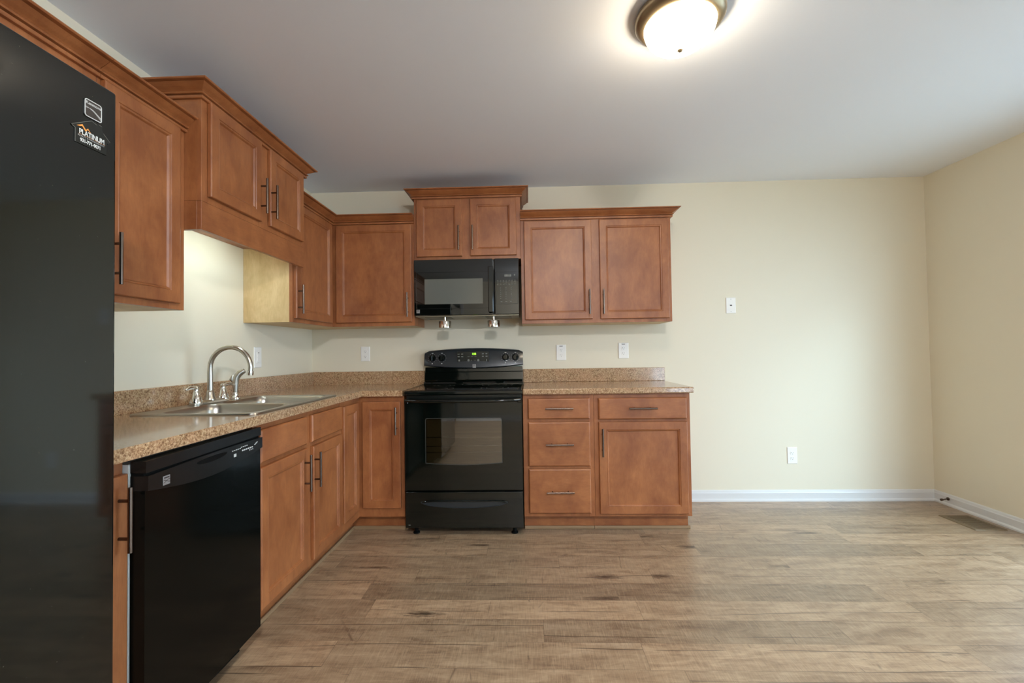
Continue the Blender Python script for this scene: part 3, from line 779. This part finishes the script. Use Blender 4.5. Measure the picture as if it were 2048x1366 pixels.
# ------------------------------------------------------------ range
rg = thing('range', (1.3, -.35, 0), 'black freestanding electric range with backguard clock between the base cabinets', 'stove')
X0, X1 = .918, 1.675; XM = (X0 + X1) / 2
b = MB(); b.box(X0 + .004, X1 - .004, -.622, -.03, .045, .905, .003, 1); b.build('range_body', M['black_panel'], rg)
for fx_ in (X0 + .06, X1 - .06):
    for fy_ in (-.60, -.08):
        mb = MB(); mb.lathe([(.022, 0), (.022, .008), (.012, .012), (.012, .046)], (fx_, fy_, 0), n=16); mb.build('leveling_foot', M['black_matte'], rg)
# cooktop: sheet with raised lip and front roll
mb = MB(); mb.box(X0 - .001, X1 + .003, -.655, -.045, .893, .922, .008, 3); ck_ = mb.build('cooktop', M['black_gloss'], rg)
mb = MB(); mb.box(X0 + .028, X1 - .026, -.625, -.115, .9205, .9235, .001, 1); gl_ = mb.build('glass_surface', M['glass_black'], ck_)
for cx_, cy_, r_ in ((1.10, -.49, .112), (1.49, -.49, .095), (1.10, -.23, .078), (1.49, -.23, .112)):
    mb = MB()
    for rr0 in (r_, r_ * .62):
        n = 40; i0 = [mb.v((cx_ + rr0 * math.cos(2 * math.pi * k / n), cy_ + rr0 * math.sin(2 * math.pi * k / n), .9238)) for k in range(n)]
        i1 = [mb.v((cx_ + (rr0 - .002) * math.cos(2 * math.pi * k / n), cy_ + (rr0 - .002) * math.sin(2 * math.pi * k / n), .9238)) for k in range(n)]
        for k in range(n): mb.f([i0[k], i0[(k + 1) % n], i1[(k + 1) % n], i1[k]])
    mb.build('burner_ring', M['mark_dim'], gl_)
# backguard riser and console
mb = MB(); prof = [(-.004, .915), (-.112, .915), (-.112, .928), (-.104, .940), (-.092, .946), (-.082, .950), (-.078, .956), (-.070, 1.012), (-.064, 1.018), (-.060, 1.052), (-.004, 1.052)]
mb.rings([[(x, y, z) for y, z in prof] for x in (X0 + .003, X1 - .001)]); mb.build('backguard', M['black_gloss'], rg)
mb = MB(); NN = 24; L = []
for k in range(NN + 1):
    u = k / NN; x = X0 - .001 + (X1 - X0 + .004) * u
    arch = 1 - (2 * u - 1) ** 2
    er = max(0.0, (abs(2 * u - 1) - .965) / .035)
    zt_ = 1.176 + .022 * arch - .012 * er ** 2; zb_ = 1.066 - .022 * arch
    dd = .014 * arch
    L.append([(x, -.004, zb_ + .004), (x, -.060 - dd, zb_ - .002), (x, -.078 - dd, zb_), (x, -.084 - dd, zb_ + .006), (x, -.066 - dd * .8, zt_ - .016), (x, -.058 - dd * .6, zt_ - .004), (x, -.046, zt_), (x, -.004, zt_)])
mb.smooth = True; mb.rings(L)
cs = mb.build('console', M['console_grey'], rg, 40)
def cons_y(x, z):   # console face depth
    u = (x - X0) / (X1 - X0); arch = 1 - (2 * u - 1) ** 2; dd = .014 * arch
    zt_ = 1.176 + .022 * arch; zb_ = 1.066 - .022 * arch
    q = (z - (zb_ + .006)) / (zt_ - .016 - zb_ - .006)
    return -(.084 + dd) + q * (.018 + dd * .2)
# display
yd = cons_y(XM, 1.125)
mb = MB(); mb.box(1.172, 1.420, yd - .004, yd + .02, 1.079, 1.171, .003, 2); ds = mb.build('display_panel', M['black_panel'], cs)
yq = yd - .0042
mb = MB()
for sx_ in (1.186, 1.213):
    for z_, h_ in ((1.152, .005), (1.133, .008)): dash(mb, sx_, yq, z_, .016, h_)
for sx_ in (1.372, 1.400):
    for z_, h_ in ((1.153, .008), (1.133, .008)): dash(mb, sx_, yq, z_, .014, h_)
for i in range(3): dash(mb, 1.262 + i * .027, yq, 1.132, .016, .003)
for x_ in (1.262, 1.336):
    mb.lathe([(.0, 0), (.009, 0), (.009, .0004), (0, .0004)], (x_, yq, 1.104), 'Y-', 16)
for x_ in (1.284, 1.312): mb.poly([(x_ - .006, 1.101), (x_ + .006, 1.101), (x_, 1.108)], yq - .0004, yq)
dash(mb, 1.190, yq, 1.104, .012, .014); dash(mb, 1.400, yq, 1.104, .006, .016)
mb.build('button_markings', M['mark_dim'], ds)
text('clock_digits', '1:58', .021, M['lime'], ds, (1.304, yq - .0004, 1.152), ID, sx=.9, bold=.0008)
kenmark(cs, ID, 1.306, cons_y(1.306, 1.062) - .003, 1.060, .026)
# knobs
for x_ in (.981, 1.055, 1.545, 1.621):
    z_ = 1.124; y_ = cons_y(x_, z_)
    mb = MB(); mb.lathe([(.026, -.004), (.026, .004), (.022, .010), (.019, .022), (.017, .026), (0, .027)], (x_, y_, z_), 'Y-', 28)
    mb.box(x_ - .0045, x_ + .0045, y_ - .036, y_ - .020, z_ - .020, z_ + .020, .002, 2)
    mb.build('knob', M['black_gloss'], cs)
    mb = MB()
    for k in range(11):
        a = math.radians(-60 + 300 * k / 10); r_ = .0325
        px, pz = x_ + r_ * math.cos(a), z_ + r_ * math.sin(a); yy = cons_y(px, pz) - .0012
        mb.lathe([(0, 0), (.0016, 0), (.0016, .0004), (0, .0004)], (px, yy, pz), 'Y-', 6)
    yy = cons_y(x_, z_ - .044) - .0012; dash(mb, x_, yy, z_ - .042, .008, .007)
    yy = cons_y(x_, z_ + .038) - .0022; dash(mb, x_, yy, z_ + .037, .014, .003)
    mb.build('knob_markings', M['mark_white'], cs)
# oven door
DF = -.655
mb = MB()
wx0, wx1, wz0, wz1 = 1.055, 1.543, .462, .746
def arcwin(y, ins=0.0):
    pts = [(wx0 + ins + .012, wz1 - ins), (wx0 + ins + .0035, wz1 - ins - .0035), (wx0 + ins, wz1 - ins - .012), (wx0 + ins, wz0 + ins)]
    for k in range(1, 16):
        u = k / 16; pts.append((wx0 + ins + (wx1 - wx0 - 2 * ins) * u, wz0 + ins - .012 * math.sin(math.pi * u)))
    pts += [(wx1 - ins, wz0 + ins), (wx1 - ins, wz1 - ins - .012), (wx1 - ins - .0035, wz1 - ins - .0035), (wx1 - ins - .012, wz1 - ins)]
    return [(x, y, z) for x, z in pts]
inner = arcwin(DF); n = len(inner)
def outer_for(y, b_):
    # matching loop on the door outline
    pts = [(X0 + b_ + .02, y, .852 - b_), (X0 + b_, y, .852 - b_), (X0 + b_, y, .830 - b_), (X0 + b_, y, .287 + b_)]
    for k in range(1, 16): pts.append((X0 + b_ + (X1 - X0 - 2 * b_) * k / 16, y, .287 + b_))
    pts += [(X1 - b_, y, .287 + b_), (X1 - b_, y, .830 - b_), (X1 - b_, y, .852 - b_), (X1 - b_ - .02, y, .852 - b_)]
    return pts
mb.rings([outer_for(-.6225, .001), outer_for(DF + .005, 0), outer_for(DF + .0015, .0015), outer_for(DF, .005), inner, arcwin(-.6235), outer_for(-.6235, .002)], False, False)
od = mb.build('oven_door', M['black_gloss'], rg)
mb = MB(); mb.rings([arcwin(-.6230, -.001), arcwin(-.6245, -.001)]); mb.build('oven_liner', M['oven_inside'], od)
mb = MB()
for z_ in (.525, .565, .62):
    mb.tube([(wx0 + .001, -.634, z_), (wx1 - .001, -.634, z_)], .0018, 8)
mb.build('oven_rack', M['steel'], od)
mb = MB(); mb.rings([arcwin(DF + .004, .0003), arcwin(DF + .0015, .0003)]); mb.build('window_pane', M['oven_pane'], od)
mb = MB(); a_, b_, c_ = arcwin(DF - .0006, -.002), arcwin(DF - .0006, .0012), arcwin(DF + .001, .0012)
mb.rings([arcwin(DF + .0006, -.002), a_, b_, c_], False, False); mb.build('window_trim', M['trim_grey'], od)
# handle: slim bowed bar across the whole door top
mb = MB(); L = []
for k in range(25):
    u = k / 24; x = X0 + .008 + (X1 - X0 - .016) * u; arch = 1 - (2 * u - 1) ** 4
    yc = -.668 - .030 * arch; zc_ = .862 - .004 * arch
    L.append([(x, yc + .010 * math.cos(a), zc_ + .0105 * math.sin(a)) for a in [2 * math.pi * q / 12 for q in range(12)]])
mb.smooth = True; mb.rings(L)
mb.smooth = False
for x_ in (X0 + .004, X1 - .030): mb.box(x_, x_ + .026, -.672, -.6555, .842, .872, .004, 2)
mb.build('oven_handle', M['black_gloss'], od)
# storage drawer
mb = MB(); mb.box(X0 + .001, X1 - .001, -.650, -.6225, .048, .277, .004, 2); dr_ = mb.build('storage_drawer', M['black_gloss'], rg)
mb = MB()
def slotloop(ins, y):
    pts = []
    for k in range(13):
        u = k / 12; pts.append((1.022 + ins + (.55 - 2 * ins) * u, y, .209 + ins * .5 - .032 * math.sin(math.pi * u) ** .5))
    for k in range(13):
        u = 1 - k / 12; pts.append((1.022 + ins + (.55 - 2 * ins) * u, y, .213 - ins * .5 + .008 * math.sin(math.pi * u) ** .4))
    return pts
mb.rings([slotloop(-.004, -.6500), slotloop(-.003, -.6545), slotloop(.001, -.6550), slotloop(.004, -.6515)]); pu = mb.build('drawer_pull', M['console_grey'], dr_)
mb = MB(); mb.tube([(1.030, -.655, .211), (1.05, -.656, .2165), (1.10, -.657, .219), (1.50, -.657, .219), (1.546, -.656, .2165), (1.566, -.655, .211)], [.004, .0035, .003, .003, .0035, .004], 10); mb.build('pull_lip', M['black_gloss'], pu)
mb = MB(); dash(mb, .945, -.6502, .068, .014, .004); mb.build('drawer_mark', M['mark_dim'], dr_)

# ------------------------------------------------------------ microwave
mw = thing('microwave', (1.28, -.17, 1.43), 'black over-the-range microwave mounted under the short cabinet', 'microwave')
MX0, MX1, MZ0, MZ1 = .908, 1.661, 1.430, 1.8335
b = MB(); b.box(MX0 + .002, MX1 - .002, -.300, -.002, MZ0 + .004, MZ1, .002, 1); b.build('microwave_body', M['black_panel'], mw)
b = MB(); b.box(MX0 + .006, MX1 - .006, -.318, -.010, MZ0 - .006, MZ0 + .0035, .002, 1); un = b.build('underside', M['hood_steel'], mw)
for a0, a1 in ((MX0 + .06, MX0 + .25), (MX1 - .25, MX1 - .06)):
    b = MB(); b.box(a0, a1, -.27, -.06, MZ0 - .009, MZ0 - .0062); b.build('grease_filter', M['filter'], un)
SXM = 1.474
mb = MB(); mb.box(MX0, SXM - .001, -.336, -.3005, MZ0 + .002, MZ1 - .001, .004, 2); md = mb.build('microwave_door', M['glass_black'], mw)
mb = MB(); rect_rings(mb, .925, 1.452, 1.478, 1.742, [(0, -.3358), (0, -.3368), (.0012, -.3370), (.0024, -.3368)]); mb.build('door_border', M['glass_black'], md)
M['mw_window'] = mat('perforated_window', rgb(100, 102, 96), 0.12, coat=0.4, coatr=0.03)
mb = MB(); mb.box(.985, 1.403, -.3378, -.3368, 1.512, 1.692); mb.build('door_window', M['mw_window'], md)
mb = MB(); mb.tube([(1.463, -.368, 1.445), (1.463, -.368, 1.77)], .004, 8)
mb = MB(); mb.box(1.443, 1.482, -.372, -.358, 1.444, 1.772, .006, 3); mb.box(1.450, 1.475, -.358, -.3362, 1.448, 1.47, .002, 1); mb.box(1.450, 1.475, -.358, -.3362, 1.748, 1.768, .002, 1)
mb.build('door_handle', M['black_gloss'], md)
kenmark(md, ID, .937, -.3362, 1.462, .024)
mb = MB(); mb.box(SXM + .001 + .012, MX1, -.334, -.3005, MZ0 + .002, MZ1 - .001, .004, 2); pn = mb.build('control_panel', M['glass_black'], mw)
mb = MB(); rect_rings(mb, 1.496, 1.650, 1.505, 1.735, [(0, -.3338), (0, -.3348), (.001, -.3350), (.002, -.3348)]); mb.build('panel_border', M['glass_black'], pn)
mb = MB(); yq = -.3352
for i in range(5): dash(mb, 1.562 + i * .010, yq, 1.708, .008, .016)
dash(mb, 1.630, yq, 1.712, .008, .010)
mb.build('display', M['mark_dim'], pn)
mb = MB()
for r_ in range(4):
    for i in range(7): dash(mb, 1.510 + i * .0205, yq, 1.674 - r_ * .010, .012, .0026)
for r_ in range(6):
    for i in range(3): dash(mb, 1.530 + i * .038, yq, 1.620 - r_ * .015, .005, .0050)
for i in range(3): dash(mb, 1.535 + i * .034, yq, 1.523, .012, .0035)
mb.build('keypad_markings', M['mark_dim'], pn)
# two chrome cups hanging below the microwave
def cup(x, label):
    o = thing('hanging_chrome_cup', (x, -.30, 1.33), label, 'fitting', 'chrome cups under the microwave')
    mb = MB(); mb.lathe([(.0425, 0), (.044, .001), (.044, .046), (.042, .049), (.012, .050), (0, .050)], (x, -.285, 1.344), n=28)
    mb.lathe([(0, .001), (.041, .001), (.041, .0002)], (x, -.285, 1.344), n=28)
    mb.build('cup_body', M['chrome'], o)
    mb = MB(); mb.tube([(x, -.285, 1.396), (x, -.285, MZ0 - .0065)], .008, 12); mb.build('stem', M['chrome'], o)
    return o
cup(1.120, 'small polished chrome cup hanging under the left half of the microwave')
cup(1.473, 'small polished chrome cup hanging under the right half of the microwave')

# ------------------------------------------------------------ refrigerator
rf = thing('refrigerator', (.4, -2.95, 0), 'tall glossy black refrigerator at the left edge with a badge on its door', 'refrigerator')
FXF = .79; FY0, FY1 = -2.536, -3.400; FZ = 1.766
b = MB(); b.box(.03, .715, FY1 + .004, FY0 - .004, .03, FZ - .012, .006, 2); b.build('refrigerator_body', M['fridge_black'], rf)
b = MB(); b.box(.08, .70, FY1 + .02, FY0 - .02, .0, .0295); b.build('base_grille', M['black_matte'], rf)
for nm, y0, y1 in (('refrigerator_door', FY0, -2.985), ('freezer_door', -2.992, FY1)):
    mb = MB(); mb.box(.720, FXF, y1, y0, .045, FZ, .006, 3); dd_ = mb.build(nm, M['fridge_black'], rf)
    hy = -2.955 if nm[0] == 'r' else -3.022
    mb = MB(); mb.tube([(FXF - .002, hy, .65), (FXF + .04, hy, .68), (FXF + .045, hy, .75), (FXF + .045, hy, 1.40), (FXF + .04, hy, 1.47), (FXF - .002, hy, 1.50)], .013, 12); mb.build('door_handle', M['black_gloss'], dd_)
    if nm[0] == 'r': fdoor = dd_
# brand badge near the upper corner
TF = Matrix.Translation((FXF, 0, 0)) @ Matrix.Rotation(math.radians(90), 4, 'Z')   # local x -> y, local -y -> +x
def rr2(x0, x1, z0, z1, r, y, n=4):
    pts = []
    for cx, cz, a0 in ((x1 - r, z1 - r, 0), (x0 + r, z1 - r, 90), (x0 + r, z0 + r, 180), (x1 - r, z0 + r, 270)):
        for k in range(n + 1):
            a = math.radians(a0 + 90 * k / n); pts.append((cx + r * math.cos(a), y, cz + r * math.sin(a)))
    return pts
bx0, bx1, bz0, bz1 = -2.612, -2.575, 1.678, 1.715
mb = MB(TF); mb.rings([rr2(bx0, bx1, bz0, bz1, .005, .0), rr2(bx0, bx1, bz0, bz1, .005, -.0022)]); bdg = mb.build('badge', M['badge_dark'], fdoor)
mb = MB(TF); mb.rings([rr2(bx0 - .0004, bx1 + .0004, bz0 - .0004, bz1 + .0004, .005, -.0020), rr2(bx0 - .0004, bx1 + .0004, bz0 - .0004, bz1 + .0004, .005, -.0026), rr2(bx0 + .0012, bx1 - .0012, bz0 + .0012, bz1 - .0012, .004, -.0026), rr2(bx0 + .0012, bx1 - .0012, bz0 + .0012, bz1 - .0012, .004, -.0020)], close=True)
mb.build('badge_outline', M['mark_white'], bdg)
mb = MB(TF)
for f_a, w0 in ((lambda u: 1.6925 + .0045 * math.sin(math.pi * (u * .95 + .25)) - .008 * max(0, u - .5), .0008), (lambda u: 1.6985 - .0165 * u + .0035 * math.sin(math.pi * u), .0005)):
    pts = [(bx0 + .001 + (bx1 - bx0 - .002) * k / 14, f_a(k / 14)) for k in range(15)]
    for k, (a, b_) in enumerate(zip(pts, pts[1:])):
        h_ = w0 * (.5 + .8 * k / 14)
        mb.f([mb.v((a[0], -.0026, a[1] - h_)), mb.v((b_[0], -.0026, b_[1] - h_)), mb.v((b_[0], -.0026, b_[1] + h_)), mb.v((a[0], -.0026, a[1] + h_))])
mb.build('badge_swoosh', M['mark_white'], bdg)
text('badge_lettering', 'Kenmore', .0088, M['mark_white'], bdg, ((bx0 + bx1) / 2, -.0026, 1.7075), TF, .0001, bold=.0001)
# house-shaped magnet
mg = thing('refrigerator_magnet', (FXF + .001, -2.60, 1.61), 'black house-shaped property company magnet with white lettering below the badge', 'magnet')
mb = MB(TF)
out = [(-2.639, 1.6455), (-2.636, 1.6430), (-2.6315, 1.6420), (-2.6315, 1.6130), (-2.5620, 1.6130), (-2.5620, 1.6395), (-2.5565, 1.6400), (-2.5540, 1.6450), (-2.5700, 1.6580), (-2.5730, 1.6640), (-2.5735, 1.6715), (-2.5810, 1.6722), (-2.5840, 1.6690), (-2.5970, 1.6725)]
mb.rings([[(x, -.0006, z) for x, z in out], [(x, -.0016, z) for x, z in out]]); mgb = mb.build('magnet_body', M['black_panel'], mg)
mb = MB(TF)
edge_ = out + [out[0]]
for k in (0, 1, 2, 13, 12, 10, 7):
    a, b_ = edge_[k], edge_[k + 1]
    d = Vector((b_[0] - a[0], b_[1] - a[1])); d.normalize(); q = Vector((-d.y, d.x)) * .00035
    mb.f([mb.v((a[0] - q.x, -.0018, a[1] - q.y)), mb.v((b_[0] - q.x, -.0018, b_[1] - q.y)), mb.v((b_[0] + q.x, -.0018, b_[1] + q.y)), mb.v((a[0] + q.x, -.0018, a[1] + q.y))])
mb.build('magnet_edge_highlight', M['mark_dim'], mgb)
mb = MB(TF); zz = [(-2.6285, 1.6480), (-2.6165, 1.6555), (-2.6090, 1.6470), (-2.6045, 1.6520), (-2.5975, 1.6440), (-2.5985, 1.6440), (-2.6050, 1.6490), (-2.6095, 1.6430), (-2.6170, 1.6515), (-2.6220, 1.6490)]
mb.rings([[(x, -.0016, z) for x, z in zz], [(x, -.0019, z) for x, z in zz]]); mb.build('roof_logo', M['orange'], mgb)
text('magnet_name', 'PLATINUM', .0150, M['mark_white'], mgb, (-2.5955, -.0018, 1.6385), TF, .0001, sx=.78, bold=.0004)
text('magnet_subtitle', 'REALTY & MANAGEMENT', .0052, M['badge_silver'], mgb, (-2.5965, -.0018, 1.6300), TF, .0001, sx=.98)
text('magnet_phone', '931-771-9071', .0100, M['mark_white'], mgb, (-2.5985, -.0018, 1.6215), TF, .0001, sx=.80, bold=.0004)
mb = MB(TF); mb.box(-2.6240, -2.5660, -.0018, -.0016, 1.6334, 1.6338); mb.build('magnet_rule', M['orange'], mgb)

# ------------------------------------------------------------ ceiling lamp and added fill lamp
def ceiling_lamp(x, y, label, glass):
    o = thing('ceiling_light', (x, y, HC - .157), label, 'light')
    mb = MB(); mb.lathe([(.150, 0), (.161, -.003), (.1665, -.014), (.1665, -.027), (.161, -.036), (.150, -.045), (.137, -.052), (.133, -.052), (.133, -.042)], (x, y, HC - .0005), n=64); mb.build('lamp_ring', M['lamp_ring'], o)
    mb = MB(); pr = [(.1325, -.048)] + [(.1325 * math.cos(a) ** .9, -.048 - .092 * math.sin(a)) for a in [math.pi / 2 * k / 12 for k in range(1, 12)]] + [(0.0, -.140)]
    mb.lathe(pr, (x, y, HC), n=48, capend=False); mb.build('lamp_shade', glass, o)
    mb = MB(); mb.lathe([(0, -.138), (.010, -.139), (.011, -.144), (.007, -.149), (0, -.151)], (x, y, HC), n=16); mb.build('finial', M['lamp_ring'], o)
ceiling_lamp(2.320, -1.790, 'round flush ceiling light with bronze ring and glowing glass bowl', M['bulb_glass'])
ceiling_lamp(2.15, -4.40, 'added round flush ceiling light, unseen behind the camera, for fill', M['fill_glass'])  # unseen lamp added to brighten the kitchen from behind the camera

# ------------------------------------------------------------ outlets and plates
def plate(name, T, u, z, w_, h_, label, kind, cat='outlet', group=None):
    o = thing(name, T @ Vector((u, 0, z - h_ / 2)), label, cat, group)
    mb = MB(T); rect_rings(mb, u - w_ / 2, u + w_ / 2, z - h_ / 2, z + h_ / 2, [(0, -.0004), (0, -.003), (.0015, -.005), (.004, -.0058)]); pb = mb.build('cover_plate', M['white_plastic'], o)
    if kind == 'duplex':
        for dz in (-.021, .019):
            mb = MB(T)
            pts = [(u + .0165 * math.cos(a), z + dz + max(-.0125, min(.0125, .0165 * math.sin(a)))) for a in [2 * math.pi * k / 24 for k in range(24)]]
            mb.rings([[(x, -.0057, zz_) for x, zz_ in pts], [(x, -.0080, zz_) for x, zz_ in pts]]); rc = mb.build('receptacle', M['white_plastic'], o)
            mb = MB(T)
            dash(mb, u - .0062, -.0080, z + dz + .003, .0022, .008); dash(mb, u + .0062, -.0080, z + dz + .003, .0022, .0065)
            mb.lathe([(0, .0), (.0024, .0), (.0024, .0004), (0, .0004)], (u, -.0080, z + dz - .0075), 'Y-', 10) if T is ID else dash(mb, u, -.0080, z + dz - .0075, .004, .004)
            mb.build('slots', M['slot_dark'], rc)
    elif kind == 'dimmer':
        mb = MB(T); rect_rings(mb, u - .0165, u + .0165, z - .034, z + .034, [(0, -.0057), (0, -.0078), (.001, -.0085)]); dv = mb.build('switch_device', M['white_plastic'], o)
        mb = MB(T); dash(mb, u, -.0087, z + .029, .012, .0045); mb.build('indicator', M['slot_dark'], dv)
        for dz in (.010, -.012):
            mb = MB(T); rect_rings(mb, u - .012, u + .012, z + dz - .0085, z + dz + .0085, [(0, -.0084), (0, -.0094), (.001, -.0100)]); mb.build('button', M['white_plastic'], dv)
    elif kind == 'phone':
        mb = MB(T); dash(mb, u, -.0058, z + .001, .016, .009); jk = mb.build('jack', M['slot_dark'], o)
        for dz in (.048, -.048):
            mb = MB(T); dash(mb, u, -.0058, z + dz, .006, .006); mb.build('screw', M['screw'], o)
    if kind == 'duplex' and group == 'labelled':
        mb = MB(T); dash(mb, u, -.0058, z + .050, .026, .0045); mb.build('label_strip', M['slot_dark'], o)
    if group: del o['group']
plate('wall_outlet', ID, .430, 1.164, .072, .116, 'white duplex wall outlet left of the range, above the corner counter', 'duplex')
plate('wall_outlet', ID, 1.976, 1.153, .076, .122, 'white duplex wall outlet just right of the range backguard', 'duplex', group='labelled')
plate('wall_outlet', ID, 2.459, 1.161, .078, .122, 'white duplex wall outlet above the right end of the counter backsplash', 'duplex', group='labelled')
plate('wall_outlet', ID, 3.720, .343, .074, .124, 'white duplex wall outlet low on the bare wall above the baseboard', 'duplex')
plate('phone_jack', ID, 3.288, 1.497, .074, .122, 'small white phone jack plate high on the bare cream wall', 'phone', 'wall plate')
plate('wall_switch', TL, -.724, 1.153, .076, .130, 'white button switch plate on the left wall between faucet and corner', 'dimmer', 'switch')

# ------------------------------------------------------------ door stop and floor register
dsx = thing('door_stop', (XR - .01, -.12, .05), 'small spring door stop on the right wall baseboard near the corner', 'door stop')
mb = MB(); mb.lathe([(.012, 0), (.012, -.004), (.007, -.006)], (XR - .0145, -.125, .050), 'X', 14)
mb.tube([(XR - .019, -.125, .050), (XR - .062, -.132, .047)], .0045, 10); mb.build('spring', M['pull_metal'], dsx)
mb = MB(); mb.tube([(XR - .0622, -.132, .047), (XR - .074, -.134, .0465)], .0085, 12); mb.build('rubber_tip', M['pull_metal'], dsx)

vg = thing('floor_register', (4.60, -.445, 0), 'brown metal floor vent register set in the planks by the right wall', 'vent')
vx0, vx1, vy0, vy1 = 4.507, 4.705, -.575, -.318
mb = MB(); P = [(vx0, vx1, vy0, vy1, .0), (vx0 + .004, vx1 - .004, vy0 + .004, vy1 - .004, .005), (vx0 + .028, vx1 - .028, vy0 + .022, vy1 - .022, .006), (vx0 + .030, vx1 - .030, vy0 + .024, vy1 - .024, .001)]
mb.rings([[(a, c_, z), (b_, c_, z), (b_, d, z), (a, d, z)] for a, b_, c_, d, z in P]); vf = mb.build('register_frame', M['vent_metal'], vg)
mb = MB(); mb.box(vx0 + .031, vx1 - .031, vy0 + .025, vy1 - .025, .0012, .0018); mb.build('register_opening', M['slot_dark'], vf)
mb = MB()
for k in range(12):
    y_ = vy0 + .032 + k * .0175
    mb.box(vx0 + .0305, vx1 - .0305, y_, y_ + .010, .0022, .0046)
mb.build('louvers', M['vent_metal'], vf)
